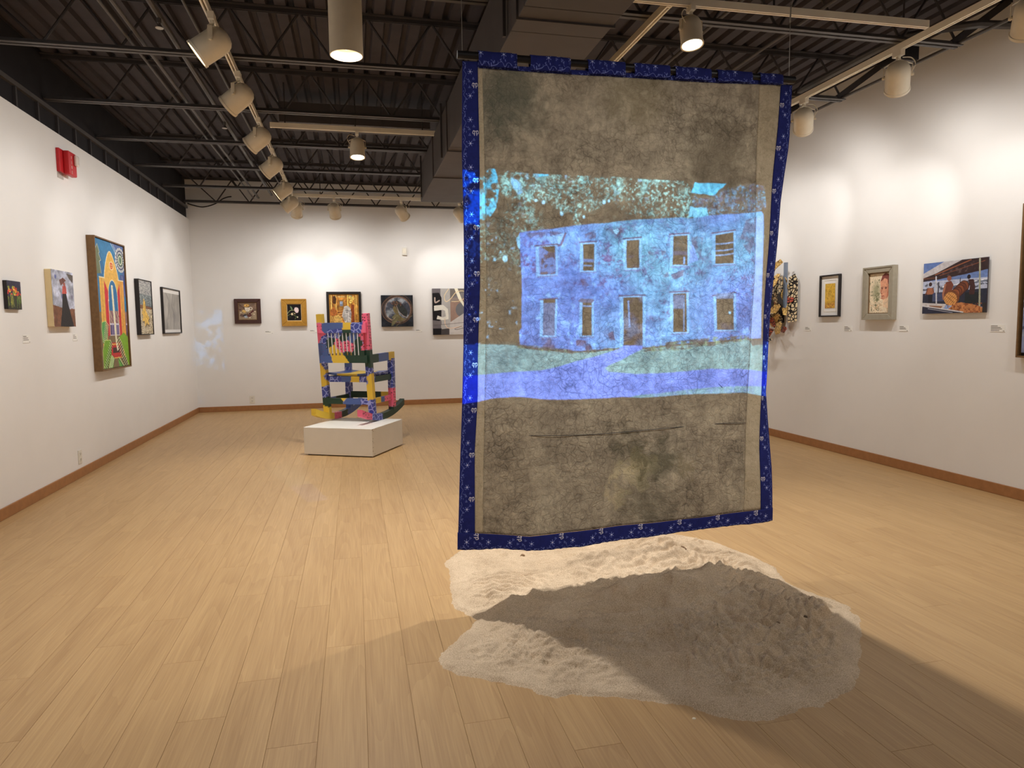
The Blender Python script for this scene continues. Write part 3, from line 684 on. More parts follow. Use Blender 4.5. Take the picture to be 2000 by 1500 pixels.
pj.put(pj.polym(cvs([(860, 325), (970, 328), (968, 398), (958, 420), (940, 436), (928, 430), (860, 436)]), .05)*np.clip(.98-np.clip(1-np.abs(n60-.5)*26, 0, 1)*.8-np.clip((n_dark-.52)*9, 0, 1), 0, 1)*np.clip((n_mid-.30)*6, 0, 1), SKY)
pj.put(pj.polym(cvs([(1000, 328), (1030, 332), (1060, 342), (1012, 372), (998, 350)]), .04)*np.clip((n_mid-.4)*5, 0, 1), (150, 200, 240))
pj.put(pj.polym(cvs([(1046, 336), (1070, 340), (1068, 348), (1050, 346)]), .02), SKY)
pj.put(pj.polym(cvs([(1358, 356), (1416, 358), (1408, 370), (1390, 380), (1360, 383), (1344, 380)]), .03), SKY)
rt = pj.polym(cvs([(1352, 384), (1395, 380), (1420, 364), (1470, 356), (1500, 362), (1500, 410), (1480, 412), (1400, 420), (1372, 424), (1350, 420)]), .03)
pj.put(rt*(.12+.8*np.clip((n160*.6+n_fin*.5-.50)*5, 0, 1)), (98, 138, 176)); pj.put(rt*np.clip((n60*.5+n160*.6-.58)*9, 0, 1), (84, 84, 100)); pj.put(rt*np.clip((n160-.58)*8, 0, 1)*.7, (140, 186, 214))
pj.put(pj.polym(cvs([(1346, 404), (1374, 408), (1378, 424), (1342, 428)]), .04), (140, 214, 250))
pj.put(pj.polym(cvs([(1012, 462), (1019, 452), (1019, 490), (1012, 480)]), .03), (150, 200, 235))
for px, py, r in ((966, 507, .0035), (987, 505, .0065), (978, 492, .002), (1097, 418, .004), (1178, 396, .004), (1187, 394, .003), (1140, 424, .003), (1096, 416, .003), (1049, 390, .003), (1063, 394, .004)):
    c = cv(px, py); pj.ell(c[0], c[1], r, r*1.9, (190, 226, 250))
# facade
FAC = [(1018, 453), (1060, 447), (1110, 443), (1160, 437), (1200, 434), (1260, 430), (1330, 426), (1344, 428), (1380, 422), (1440, 417), (1488, 412), (1492, 418), (1491, 470), (1488, 560), (1487, 640), (1486, 660), (1460, 662), (1392, 668), (1308, 674), (1258, 681), (1210, 681), (1125, 684), (1060, 680), (1015, 674), (1014, 648), (1019, 640), (1018, 600), (1020, 520)]
fm = pj.polym(cvs(FAC), .006)
FCOL = np.array((122, 168, 232.))
tint = fbm(IH, IW, 5, 31, 3)[..., None]
tint = np.clip((tint-.3)*2.2, 0, 1); fc = np.array((122, 156, 242.))*(1-tint)+np.array((128, 190, 226.))*tint
fc = fc*(.78+.30*n_mid[..., None]); pj.a = pj.a*(1-fm[..., None])+fc*fm[..., None]
st = fm*np.clip((n60*.45+n160*.75-.64)*9, 0, 1)*np.clip((n_big-.3)*3, .25, 1); pj.put(st*.85, (66, 82, 134))
pj.put(fm*np.clip((n_fin*.5+n_mid*.5-.60)*12, 0, 1)*.5, (176, 214, 250))
for pts in ([(1100, 455), (1102, 444), (1180, 436), (1330, 428), (1330, 436), (1200, 446)],): pj.put(pj.polym(cvs(pts), .01)*np.clip((n_fin-.35)*3, 0, 1)*.4, (90, 116, 184))
PUR = (98, 92, 122)
for pts, a in (([(1030, 452), (1095, 452), (1098, 460), (1040, 464)], .7), ([(1140, 453), (1166, 452), (1164, 464), (1138, 462)], .8), ([(1180, 447), (1196, 446), (1194, 454), (1184, 456)], .8), ([(1193, 446), (1214, 440), (1216, 452), (1206, 464), (1196, 458)], .85), ([(1348, 466), (1372, 464), (1366, 500), (1358, 494), (1350, 480)], .7), ([(1455, 430), (1478, 424), (1474, 470), (1462, 500), (1450, 480), (1442, 468)], .6), ([(1310, 536), (1332, 528), (1334, 540), (1314, 546)], .7), ([(1296, 538), (1303, 534), (1303, 546), (1294, 546)], .6), ([(1286, 490), (1297, 488), (1294, 500), (1288, 500)], .7), ([(1262, 492), (1273, 490), (1272, 498), (1264, 498)], .6), ([(1135, 546), (1155, 540), (1156, 556), (1140, 556)], .7), ([(1124, 664), (1152, 664), (1162, 684), (1128, 686)], .95), ([(1058, 660), (1082, 660), (1082, 683), (1060, 683)], .8), ([(1188, 656), (1198, 650), (1202, 668), (1192, 668)], .8)):
    pj.put(pj.polym(cvs(pts), .02)*np.clip(.3+(n_dark-.35)*4, 0, 1)*a, PUR)
pj.poly(cvs([(1066, 462), (1084, 458), (1103, 455), (1090, 482), (1080, 476)]), (150, 190, 244), .9, .01)
pj.poly(cvs([(1196, 450), (1205, 447), (1209, 452), (1203, 459)]), (178, 220, 255))
pj.line(cvs([(1104, 456), (1096, 478), (1088, 480)]), .005, PUR)
pj.poly(cvs([(1340, 482), (1352, 480), (1364, 508), (1342, 518)]), (146, 172, 244), .9, .01)
pj.poly(cvs([(1477, 428), (1491, 418), (1488, 660), (1463, 662), (1472, 560)]), (160, 178, 246), .75)
DK = (86, 74, 62)
def window(x0, y0, x1, y1, slant=0, inner=DK, deep=4, frame=(160, 205, 255)):
    pj.poly(cvs([(x0-deep-2, y0-4), (x1+deep, y0-4-slant), (x1+deep, y1+4), (x0-deep-2, y1+5)]), frame, .75)
    pj.poly(cvs([(x0, y0), (x1, y0-slant), (x1, y1), (x0, y1)]), inner, 1, .004)
    pj.line(cvs([(x0-deep-3, y0-3), (x1+deep, y0-4-slant)]), .0035, PUR); pj.line(cvs([(x0-deep, y1+4), (x1+deep, y1+3)]), .003, (120, 130, 180))
window(1054, 482, 1085, 536, 1, (118, 136, 196)); pj.poly(cvs([(1055, 481), (1084, 480), (1084, 494), (1072, 492), (1062, 484)]), DK)
pj.put(pj.polym(cvs([(1060, 488), (1084, 494), (1084, 536), (1056, 536)]))*np.clip((n_fin-.5)*10, 0, 1), (88, 84, 104))
window(1139, 476, 1162, 528, 1); pj.rect(*cv(1140, 505), *cv(1161, 511), (116, 132, 180)); pj.rect(*cv(1140, 517), *cv(1158, 519), (150, 170, 220))
window(1223, 470, 1248, 525, 2); pj.put(pj.polym(cvs([(1224, 500), (1247, 498), (1247, 525), (1226, 525)]))*np.clip((n_mid-.4)*4, 0, 1)*.6, (120, 140, 190))
window(1312, 463, 1341, 519, 2); pj.rect(*cv(1313, 492), *cv(1340, 500), (104, 112, 140), .7); pj.rect(*cv(1333, 503), *cv(1336, 517), (150, 176, 230)); pj.put(pj.polym(cvs([(1312, 464), (1341, 462), (1340, 490), (1313, 490)]))*np.clip((n_fin-.45)*6, 0, 1)*.6, (106, 124, 120))
window(1398, 458, 1433, 514, 5)
for y in (476, 489, 498): pj.line(cvs([(1399, y), (1416, y-.5), (1432, y-3)]), .003, (150, 170, 215))
window(1061, 588, 1084, 655, 1, (112, 122, 160)); pj.rect(*cv(1061, 585), *cv(1084, 592), DK)
window(1138, 590, 1157, 654, 0); pj.rect(*cv(1133, 583), *cv(1160, 590), (112, 112, 140)); pj.rect(*cv(1139, 596), *cv(1156, 598), (140, 160, 210))
window(1216, 582, 1253, 677, 0, (90, 80, 74), 5); pj.put(pj.polym(cvs([(1216, 582), (1253, 580), (1253, 677), (1216, 677)]))*np.clip((n_mid-.42)*4, 0, 1)*.65, (126, 138, 176)); pj.line(cvs([(1225, 590), (1227, 640)]), .004, (140, 160, 210))
window(1313, 575, 1340, 650, 1); pj.rect(*cv(1314, 577), *cv(1336, 604), (120, 132, 170), .9); pj.rect(*cv(1333, 590), *cv(1335, 648), (130, 150, 190))
window(1400, 580, 1433, 645, 5); pj.rect(*cv(1400, 572), *cv(1433, 583), (120, 136, 176), .9); c = cv(1425, 611); pj.ell(c[0], c[1], .0035, .0056, (160, 200, 240)); pj.put(pj.polym(cvs([(1410, 618), (1433, 612), (1433, 645), (1402, 645)]))*np.clip((n_mid-.4)*4, 0, 1)*.6, (116, 126, 150))
# grass, weeds, path
GR = np.array((146, 172, 176.))
gm = pj.polym(cvs([(860, 676), (940, 672), (1000, 676), (1060, 684), (1125, 688), (1210, 682), (1260, 684), (1310, 678), (1392, 672), (1460, 662), (1530, 668), (1530, 800), (860, 830)]), .006)
gc = GR*(.86+.3*n_fin[..., None])*(.95+.1*tint); gc[..., 2] += 10*(n_big-.5); pj.a = pj.a*(1-gm[..., None])+gc*gm[..., None]
pj.put(gm*np.clip((n_fin*.6+n_dark*.5-.66)*10, 0, 1)*.5, (96, 128, 140))
pj.put(pj.polym(cvs([(860, 655), (1010, 664), (1010, 690), (860, 690)]), .03)*np.clip((pj.Y-cv(950, 668)[1])*40, 0, 1)*.6*n_mid, (140, 168, 170))
for pts in ([(1010, 672), (1125, 682), (1215, 682), (1215, 687), (1120, 690), (1010, 680)], [(1255, 680), (1308, 668), (1392, 660), (1460, 656), (1470, 664), (1392, 676), (1320, 684), (1256, 686)]):
    pj.put(pj.polym(cvs(pts), .014)*np.clip((n_dark-.38)*5, 0, 1)*.9, (96, 96, 92)); pj.put(pj.polym(cvs(pts), .014)*np.clip((n_fin-.58)*8, 0, 1)*.8, (148, 160, 130))
pj.put(pj.polym(cvs([(1463, 664), (1490, 660), (1500, 672), (1470, 676)]), .01)*.8, (110, 100, 100))
PATH = (134, 152, 244)
pj.poly(cvs([(860, 744), (902, 737), (929, 734), (1000, 728), (1058, 723), (1092, 715), (1125, 705), (1167, 695), (1208, 683), (1216, 677), (1253, 677), (1252, 684), (1236, 692), (1212, 704), (1190, 713), (1182, 719), (1190, 726), (1217, 729), (1240, 732), (1308, 728), (1383, 723), (1440, 722), (1520, 727), (1520, 800), (860, 830)]), PATH, 1, .003)
pj.put(pj.polym(cvs([(1230, 776), (1250, 771), (1317, 764), (1400, 757), (1520, 752), (1520, 800), (1230, 800)]), .006)*.85*np.clip(.4+n_fin, 0, 1), (142, 180, 184))
pj.mottle(.08, 60)
# the lit frame of the picture: a slightly uneven rectangle
fr_ = pj.polym(cvs([(850, 331), (903, 330), (978, 330), (1012, 335), (1076, 341), (1164, 346), (1232, 349), (1312, 354), (1408, 358), (1472, 357), (1494, 362), (1497, 400), (1492, 520), (1505, 640), (1506, 775), (1486, 772), (1450, 767), (1383, 771), (1317, 772), (1250, 777), (1217, 775), (1133, 779), (1067, 779), (1008, 777), (958, 780), (933, 786), (902, 791), (840, 800)]))
AMB, ALB = lin(BROWN), lin((168, 155, 134))
lt = np.clip(lin(pj.out())-AMB, 0, None)/ALB*fr_[..., None]
lt[..., 0] *= .68; lt[..., 1] *= .95
IMAX = 5.0
lt = np.clip(lt/IMAX, 0, 1).astype(np.float32)
im = img_from('projected_picture', lt, True)
PL = bpy.data.lights.new('projector_beam', 'SPOT'); PL.energy = P_PROJ; PL.spot_size = math.radians(76); PL.spot_blend = 0; PL.shadow_soft_size = .004; PL.use_nodes = True
nt = PL.node_tree; N, K = nt.nodes, nt.links; em = N['Emission']
tc = N.new('ShaderNodeTexCoord'); sp = N.new('ShaderNodeSeparateXYZ'); K.new(tc.outputs['Normal'], sp.inputs[0])
def mth(op, a, b):
    q = N.new('ShaderNodeMath'); q.operation = op
    for i, v in enumerate((a, b)):
        if isinstance(v, (int, float)): q.inputs[i].default_value = v
        else: K.new(v, q.inputs[i])
    return q.outputs[0]
az = mth('ABSOLUTE', sp.outputs[2], 0)
U = mth('DIVIDE', sp.outputs[0], az); V = mth('DIVIDE', sp.outputs[1], az)
# throw geometry of the lens: picture plane at distance PD
cu = mth('MULTIPLY_ADD', U, PD/(X1-X0)); cu.node.inputs[2].default_value = (PP.x-X0)/(X1-X0)
cw = mth('MULTIPLY_ADD', V, PD/(Z1-Z0)); cw.node.inputs[2].default_value = (PP.z-Z0)/(Z1-Z0)
cx = N.new('ShaderNodeCombineXYZ'); K.new(cu, cx.inputs[0]); K.new(cw, cx.inputs[1])
ti = N.new('ShaderNodeTexImage'); ti.image = im; ti.extension = 'CLIP'; K.new(cx.outputs[0], ti.inputs['Vector']); K.new(ti.outputs['Color'], em.inputs['Color'])
po = bpy.data.objects.new('projector_beam', PL); COL.objects.link(po); po.location = PP; po.rotation_euler = (PI/2, 0, 0)

# ------------------------------------------------------------------ sand
outline = [(868, 1100), (878, 1118), (876, 1140), (880, 1160), (888, 1191), (930, 1210), (914, 1232), (878, 1261), (855, 1287), (862, 1306), (899, 1320), (966, 1331), (1034, 1345), (1052, 1357), (1083, 1363), (1112, 1356), (1190, 1360), (1252, 1370), (1330, 1378), (1380, 1393), (1440, 1405), (1500, 1407), (1540, 1398), (1560, 1383), (1605, 1379), (1625, 1370), (1640, 1355), (1668, 1338), (1681, 1290), (1686, 1250), (1676, 1207), (1655, 1180), (1600, 1162), (1555, 1147), (1532, 1136), (1518, 1112), (1482, 1092), (1430, 1072), (1380, 1056), (1330, 1046), (1250, 1036), (1150, 1036), (1050, 1050), (960, 1064), (895, 1078)]
OP = np.array([tuple(at(px, py, z=0))[:2] for px, py in outline])
st_ = .0068; gx = np.arange(OP[:, 0].min()-.02, OP[:, 0].max()+.02, st_); gy = np.arange(OP[:, 1].min()-.02, OP[:, 1].max()+.02, st_)
GX, GY = np.meshgrid(gx, gy); nh, nw = GX.shape
jx = (fbm(nh, nw, 26, 71)-.5)*.05; jy = (fbm(nh, nw, 26, 72)-.5)*.05
AX, AY = GX+jx, GY+jy; ins = np.zeros(GX.shape, bool); dist = np.full(GX.shape, 9.0)
for i in range(len(OP)):
    x0, y0 = OP[i]; x1, y1 = OP[(i+1) % len(OP)]
    ins ^= ((y0 > AY) != (y1 > AY)) & (AX < (x1-x0)*(AY-y0)/(y1-y0+1e-12)+x0)
    dx, dy = x1-x0, y1-y0; t = np.clip(((AX-x0)*dx+(AY-y0)*dy)/(dx*dx+dy*dy), 0, 1); dist = np.minimum(dist, np.hypot(AX-x0-t*dx, AY-y0-t*dy))
sd = np.where(ins, dist, -dist)
def sm01(v): v = np.clip(v, 0, 1); return v*v*(3-2*v)
H = np.zeros(GX.shape)
def hill(px, py, z, sx, sy, amp, rot=0):
    p = at(px, py, z=z); u = GX-p.x; v = GY-p.y; c, s = math.cos(rot), math.sin(rot); a = (u*c+v*s)/sx; b = (-u*s+v*c)/sy
    return amp*np.exp(-.5*(a*a+b*b))
H += .055*np.exp(-.5*(((GX-1.5)/.55)**2+((GY-3.3)/.5)**2))
H += hill(1285, 1055, .16, .16, .09, .085)+hill(1200, 1085, .13, .2, .07, .045, -.1)+hill(1140, 1105, .1, .14, .06, .035)+hill(1310, 1085, .13, .12, .06, .04)
H += hill(1395, 1130, .12, .17, .075, .075)+hill(1290, 1160, .11, .13, .07, .075)+hill(1345, 1168, .11, .08, .06, .035)+hill(1200, 1165, .1, .1, .06, .03)
H += hill(985, 1182, .05, .10, .035, .03, .15)+hill(1060, 1160, .06, .14, .04, .02, .1)-hill(1450, 1145, .08, .09, .04, .03)-hill(1215, 1200, .07, .07, .05, .03)
H += hill(1250, 1215, .07, .20, .035, .035, -.12)+hill(1480, 1185, .07, .30, .03, .028, -.35)+hill(1420, 1245, .06, .26, .03, .026, -.35)+hill(1560, 1225, .05, .22, .025, .022, -.5)+hill(1330, 1290, .05, .25, .03, .02, -.3)-hill(1270, 1190, .08, .09, .04, .03)-hill(1455, 1210, .06, .22, .022, .015, -.35)
H += hill(1480, 1200, .05, .3, .12, .02)+hill(1480, 1260, .05, .25, .1, .015)+hill(1130, 1240, .04, .25, .1, .012)
wx = fbm(nh, nw, 7, 81, 3); wy = fbm(nh, nw, 9, 82, 3)
H += .034*(fbm(nh, nw, 9, 83, 4)-.5)+.022*(np.abs(fbm(nh, nw, 17, 86, 3)-.5)*-2+.3)+.018*(fbm(nh, nw, 38, 84, 3)-.5)
rp_ = np.sin((GY*.9-GX*.35+wx*.35)*2*PI/.058); H += .009*rp_*sm01((GX-1.45+.5*(wy-.5))/.3)*sm01(wy*2.6-.5)
ar = np.hypot(GX-.52-.1*wx, GY-3.15); H += .007*np.sin(ar*2*PI/.042)*sm01((3.75-GY)/.15)*sm01((GX-.5)/.1)*sm01((1.05-GX)/.2)*sm01((GY-3.3)/.15)
a2 = np.hypot(GX-2.05, GY-2.95); H += .010*np.sin(a2*2*PI/.05)*sm01((a2-.12)/.08)*sm01((.46-a2)/.1)*sm01((2.9-GY)/.1)
def samp(N_, u, v):
    a, b = N_.shape; u = np.mod(u, 1)*(b-1); v = np.mod(v, 1)*(a-1); i = u.astype(int); j = v.astype(int); fu, fv = u-i, v-j; i2 = np.minimum(i+1, b-1); j2 = np.minimum(j+1, a-1)
    return (N_[j, i]*(1-fu)+N_[j, i2]*fu)*(1-fv)+(N_[j2, i]*(1-fu)+N_[j2, i2]*fu)*fv
th_ = np.arctan2(GY-3.25+.05*(wy-.5), GX-1.35+.1*(wx-.5)); rr0 = np.hypot(GX-1.35, GY-3.25)
nz_ = fbm(512, 512, 22, 91, 3)
stk = samp(nz_, th_*.75+wx*.12, rr0*.16+wy*.1); ridge = 1-np.abs(stk-.5)*9
H += .012*np.clip(ridge, -.4, 1)*(.25+.75*sm01((3.55-GY)/.3))*sm01((rr0-.30)/.3)*(.35+.65*sm01((GX-1.1)/.4))
st2 = samp(nz_, GX*.28+wx*.25, GY*1.5+GX*.35+wy*.2); H += .009*np.clip(1-np.abs(st2-.5)*9, -.4, 1)*sm01((wx-.35)*4)*(.3+.7*sm01((3.6-GY)/.3))
H = (1.3*H+.012)*sm01(sd/.22)+.011*sm01(sd/.028)*(.6+.8*fbm(nh, nw, 60, 85, 2))
H = np.where(sd > 0, np.maximum(H, .0012), -.002)
keep = (sd > -.012); vid = -np.ones(GX.shape, int); vid[keep] = np.arange(keep.sum())
q4 = np.stack([vid[:-1, :-1], vid[:-1, 1:], vid[1:, 1:], vid[1:, :-1]], -1).reshape(-1, 4); q4 = q4[(q4 >= 0).all(1)]
SC = Vector((1.45, 3.1, 0))
me = bpy.data.meshes.new('sand_pile'); me.from_pydata(np.stack([GX[keep]-SC.x, GY[keep]-SC.y, H[keep]], -1).tolist(), [], q4.tolist()); me.materials.append(sand_mat())
me.polygons.foreach_set('use_smooth', [True]*len(me.polygons)); me.update()
tag(link('sand_pile', me, None, SC), 'low spread heap of pale beach sand under the hanging quilt', 'sand', None, 'stuff')
def sand_z(x, y):
    return float(H[min(nh-1, max(0, int(round((y-gy[0])/st_)))), min(nw-1, max(0, int(round((x-gx[0])/st_))))])
def pebble(px, py, r, label, colr, z=.05):
    p = at(px, py, z=z); p = at(px, py, z=sand_z(p.x, p.y)); bm = bmesh.new(); bmesh.ops.create_icosphere(bm, subdivisions=2, radius=r)
    for v in bm.verts: v.co = Vector((v.co.x*1.3, v.co.y, v.co.z*.7))*(1+.15*math.sin(v.co.x*300+v.co.z*200))
    me = bpy.data.meshes.new('pebble'); bm.to_mesh(me); bm.free(); me.materials.append(mat('pebble_'+str(colr[0]), colr, .7, var=.15, scale=80))
    tag(link('pebble', me, None, (p.x, p.y, sand_z(p.x, p.y)+r*.35)), label, 'pebble')
pebble(1021, 1086, .012, 'brown pebble on the sand under the left end of the quilt', (140, 110, 80))
pebble(1355, 1405, .006, 'tiny white chip on the floor in front of the sand', (236, 226, 200), 0)
pebble(1572, 1192, .010, 'dark pebble half buried in the right slope of the sand', (96, 80, 62))
pebble(1520, 1196, .008, 'small brown pebble left of the dark one on the right slope', (120, 98, 74))
a, b = at(1330, 1081, z=.1), at(1340, 1092, z=.09)
for v in (a, b): v.z = sand_z(v.x, v.y)+.006
tag(MB().tube([a, (a+b)/2+Vector((0, 0, .003)), b], [.002, .005, .003], 6).build('twig', mat('twig_bark', (120, 92, 66), .8), None, True), 'short twig lying on the far slope of the sand', 'twig')

# ------------------------------------------------------------------ plinth
A_, B_, C_ = Vector((-.632, 8.09, 0)), Vector((.126, 7.696, 0)), Vector((.562, 8.40, 0)); D_ = A_+C_-B_; PH = .322
cen = (A_+C_)/2; rzp = math.atan2((B_-A_).y, (B_-A_).x)
pw, pd = (B_-A_).length/2, (C_-B_).length/2
pl = empty('plinth', cen, 'low square white plinth under the painted rocking chair', 'plinth', None, rzp)
o = MB().box(-pw, pw, -pd, pd, .012, PH).build('plinth_body', M_PLINTH, pl); bevel(o, .004)
MB().box(-pw+.03, pw-.03, -pd+.03, pd-.03, 0, .012).build('plinth_foot', M_BLACKB, pl)
q = MB()
for x, z, r in ((.01, .17, .004), (.012, .06, .005), (.02, .10, .004), (.008, .30, .006), (.03, .28, .004), (.055, .02, .004), (.1, .30, .004), (.02, .20, .003), (.035, .15, .003)):
    q.box(pw-.0005, pw+.0008, -pd+x-r, -pd+x+r, z+.012-r, z+.012+r)
q.build('chipped_paint', mat('chip_brown', (110, 84, 66), .8), pl)

# ------------------------------------------------------------------ painted rocking chair
def chair_mat():
    m = bpy.data.materials.new('patchwork_paint'); nt, N, K, B = nodes(m)
    at_ = N.new('ShaderNodeAttribute'); at_.attribute_name = 'paint'; pt = N.new('ShaderNodeAttribute'); pt.attribute_name = 'pattern'
    tc = N.new('ShaderNodeTexCoord')
    v1 = N.new('ShaderNodeTexVoronoi'); v1.feature = 'DISTANCE_TO_EDGE'; v1.inputs['Scale'].default_value = 16; K.new(tc.outputs['Object'], v1.inputs['Vector'])
    v2 = N.new('ShaderNodeTexVoronoi'); v2.inputs['Scale'].default_value = 30; v2.inputs['Randomness'].default_value = .45; K.new(tc.outputs['Object'], v2.inputs['Vector'])
    nz = N.new('ShaderNodeTexNoise'); nz.inputs['Scale'].default_value = 30; K.new(tc.outputs['Object'], nz.inputs['Vector'])
    def mt(op, a, b):
        q = N.new('ShaderNodeMath'); q.operation = op
        for i, v in enumerate((a, b)):
            if isinstance(v, (int, float)): q.inputs[i].default_value = v
            else: K.new(v, q.inputs[i])
        return q.outputs[0]
    def is_(k): return mt('LESS_THAN', mt('ABSOLUTE', mt('SUBTRACT', pt.outputs['Fac'], k), 0), .5)
    lines = mt('MULTIPLY', is_(1), mt('LESS_THAN', v1.outputs['Distance'], .075))
    dots = mt('MULTIPLY', is_(2), mt('LESS_THAN', v2.outputs['Distance'], .30))
    sdots = mt('MULTIPLY', is_(3), mt('LESS_THAN', v2.outputs['Distance'], .16))
    out = at_.outputs['Color']
    for f, c, a in ((lines, (158, 166, 222), .9), (dots, (96, 20, 40), .9), (sdots, (120, 60, 110), .8)):
        x = N.new('ShaderNodeMix'); x.data_type = 'RGBA'; K.new(mt('MULTIPLY', f, a), x.inputs[0]); K.new(out, x.inputs[6]); x.inputs[7].default_value = L4(c); out = x.outputs[2]
    x = N.new('ShaderNodeMix'); x.data_type = 'RGBA'; x.blend_type = 'MULTIPLY'; x.inputs[0].default_value = .35; K.new(out, x.inputs[6]); K.new(nz.outputs['Color'], x.inputs[7])
    K.new(out, B.inputs['Base Color']); B.inputs['Roughness'].default_value = .45
    return m
M_CHAIR = chair_mat()
PC = {'Y': ((226, 190, 62), 0), 'P': ((236, 104, 136), 2), 'B': ((58, 70, 150), 1), 'S': ((72, 96, 156), 3), 'G': ((26, 58, 44), 0)}
def zl(zx, zy):
    f = (zy-115)/990; return ((zx-(305+45*f))/(420+20*f)*.605-.3025, 1.29*(1105-zy)/990)
SEEDS = [(300, 150, 'Y'), (335, 150, 'Y'), (310, 240, 'P'), (325, 300, 'P'), (300, 320, 'P'), (420, 225, 'S'), (500, 215, 'S'), (380, 240, 'S'), (420, 285, 'B'), (500, 285, 'B'), (345, 345, 'B'), (575, 205, 'Y'), (575, 240, 'Y'), (575, 280, 'G'), (640, 240, 'B'), (690, 230, 'B'), (725, 150, 'P'), (735, 240, 'P'), (745, 330, 'P'), (750, 400, 'P'), (545, 330, 'G'), (490, 390, 'P'), (560, 395, 'P'), (620, 430, 'P'), (620, 330, 'S'), (680, 380, 'G'), (650, 450, 'G'), (420, 380, 'G'), (340, 420, 'S'), (320, 500, 'S'), (390, 520, 'S'), (450, 430, 'Y'), (460, 500, 'Y'), (540, 550, 'Y'), (500, 540, 'Y'), (600, 500, 'G'), (640, 540, 'G'), (700, 500, 'G'), (770, 480, 'G'), (770, 570, 'G'), (760, 640, 'B'), (325, 640, 'Y'), (322, 730, 'Y'), (372, 600, 'B'), (375, 690, 'B'), (350, 830, 'B'), (440, 710, 'B'), (545, 710, 'S'), (615, 715, 'Y'), (700, 715, 'B'), (790, 690, 'Y'), (785, 800, 'Y'), (770, 870, 'Y'), (780, 930, 'B'), (790, 1010, 'B'), (365, 930, 'G'), (420, 915, 'G'), (480, 920, 'G'), (515, 880, 'Y'), (560, 920, 'S'), (650, 915, 'S'), (715, 915, 'B'), (345, 1010, 'Y'), (345, 1060, 'Y')]
SD = np.array([zl(a, b) for a, b, _ in SEEDS]); SK = [k for _, _, k in SEEDS]
RC = np.array([[*lin(PC[k][0]), 1] for k in SK]); RP = np.array([float(PC[k][1]) for k in SK])
def paint(me, fn=None):
    co = np.zeros(len(me.vertices)*3); me.vertices.foreach_get('co', co); co = co.reshape(-1, 3)
    if fn is None:
        d = ((co[:, None, 0]-SD[None, :, 0])**2+(co[:, None, 2]-SD[None, :, 1])**2); k = d.argmin(1); C, Pn = RC[k], RP[k]
    else:
        ks = [fn(*c) for c in co]; C = np.array([[*lin(PC[k][0]), 1] for k in ks]); Pn = np.array([float(PC[k][1]) for k in ks])
    a = me.color_attributes.new('paint', 'FLOAT_COLOR', 'POINT'); a.data.foreach_set('color', C.astype(np.float32).ravel())
    b = me.attributes.new('pattern', 'FLOAT', 'POINT'); b.data.foreach_set('value', Pn.astype(np.float32)); return me
ca_, cb_ = Vector((.875, -.485, 0)), Vector((.485, .875, 0))
ch = empty('rocking_chair', (-.085, 8.432, PH), 'hand painted patchwork rocking chair seen from behind on the white plinth', 'chair', None, math.atan2(-.485, .875))
def cpart(name, q, fn=None): return link(name, paint(q.mesh(name, M_CHAIR), fn), ch)
def lean(z): return -.098*max(0, z)/1.29
SX, LF = .3025, .53
def zrock(y): return .34*(y-.24)**2
for s in (-1, 1):
    cpart('rear_post', MB().beam((s*SX, 0, zrock(0)+.06), (s*SX, lean(1.29), 1.29), .072, .066, seg=90, nw=5, nd=5))
    cpart('front_leg', MB().beam((s*SX, LF, zrock(LF)+.05), (s*SX, LF, .735), .07, .066, seg=50, nw=5, nd=4), (lambda x, y, z: 'G' if z < .12 else ('P' if z < .36 else 'B')) if s > 0 else (lambda x, y, z: 'S' if z < .2 else ('B' if z < .62 else 'S')))
    q = MB(); ys = np.linspace(-.31, .82, 60); ring = []
    for y in ys: ring += [(s*SX-.032, y, zrock(y)), (s*SX+.032, y, zrock(y)), (s*SX+.032, y, zrock(y)+.078), (s*SX-.032, y, zrock(y)+.078)]
    q.add(ring, [(k*4+i, k*4+(i+1) % 4, k*4+4+(i+1) % 4, k*4+4+i) for k in range(59) for i in range(4)]+[(3, 2, 1, 0), (236, 237, 238, 239)])
    cpart('rocker', q, (lambda x, y, z: 'P' if y < -.07 else ('B' if y < .2 else 'G')) if s > 0 else (lambda x, y, z: 'Y' if y < .10 else ('P' if y < .28 else ('G' if y < .42 else 'S'))))
    cpart('armrest', MB().beam((s*(SX+.0), lean(.75)-.02, .752), (s*(SX+.0), LF+.06, .768), .10, .04, (1, 0, 0), 60, 2, 4), lambda x, y, z: 'Y' if y > .43 else ('S' if y > .16 else 'G'))
    cpart('side_rail', MB().beam((s*SX, .03, .505), (s*SX, LF-.03, .505), .07, .03, (1, 0, 0), 40, 4, 2), lambda x, y, z: 'G' if y > .06 else 'B')
    cpart('side_stretcher', MB().beam((s*SX, .03, .245), (s*SX, LF-.03, .245), .065, .03, (1, 0, 0), 40, 4, 2), (lambda x, y, z: 'Y' if y < .2 else ('S' if y < .3 else 'P')) if s > 0 else (lambda x, y, z: 'S' if y < .18 else 'G'))
def ry(z): return lean(z)-.046
cpart('top_rail', MB().beam((-SX-.005, ry(1.12), 1.125), (SX+.02, ry(1.12), 1.125), .122, .026, seg=56, nw=11, nd=2))
cpart('bottom_rail', MB().beam((-SX-.0, ry(.76), .755), (SX+.01, ry(.76), .755), .09, .026, seg=56, nw=9, nd=2))
xs_ = np.linspace(-.215, .225, 10)
for i, x in enumerate(xs_):
    w = .026 if 0 < i < 9 else (.075 if i == 0 else .07)
    xc = x if 0 < i < 9 else (x-.022 if i == 0 else x+.022)
    cpart('back_slat', MB().beam((xc, ry(.80), .79), (xc, ry(1.07), 1.07), w, .022, seg=26, nw=3, nd=1))
cpart('seat_rail', MB().beam((-SX+.03, -.02, .51), (SX-.03, -.02, .51), .068, .03, seg=50, nw=6, nd=2))
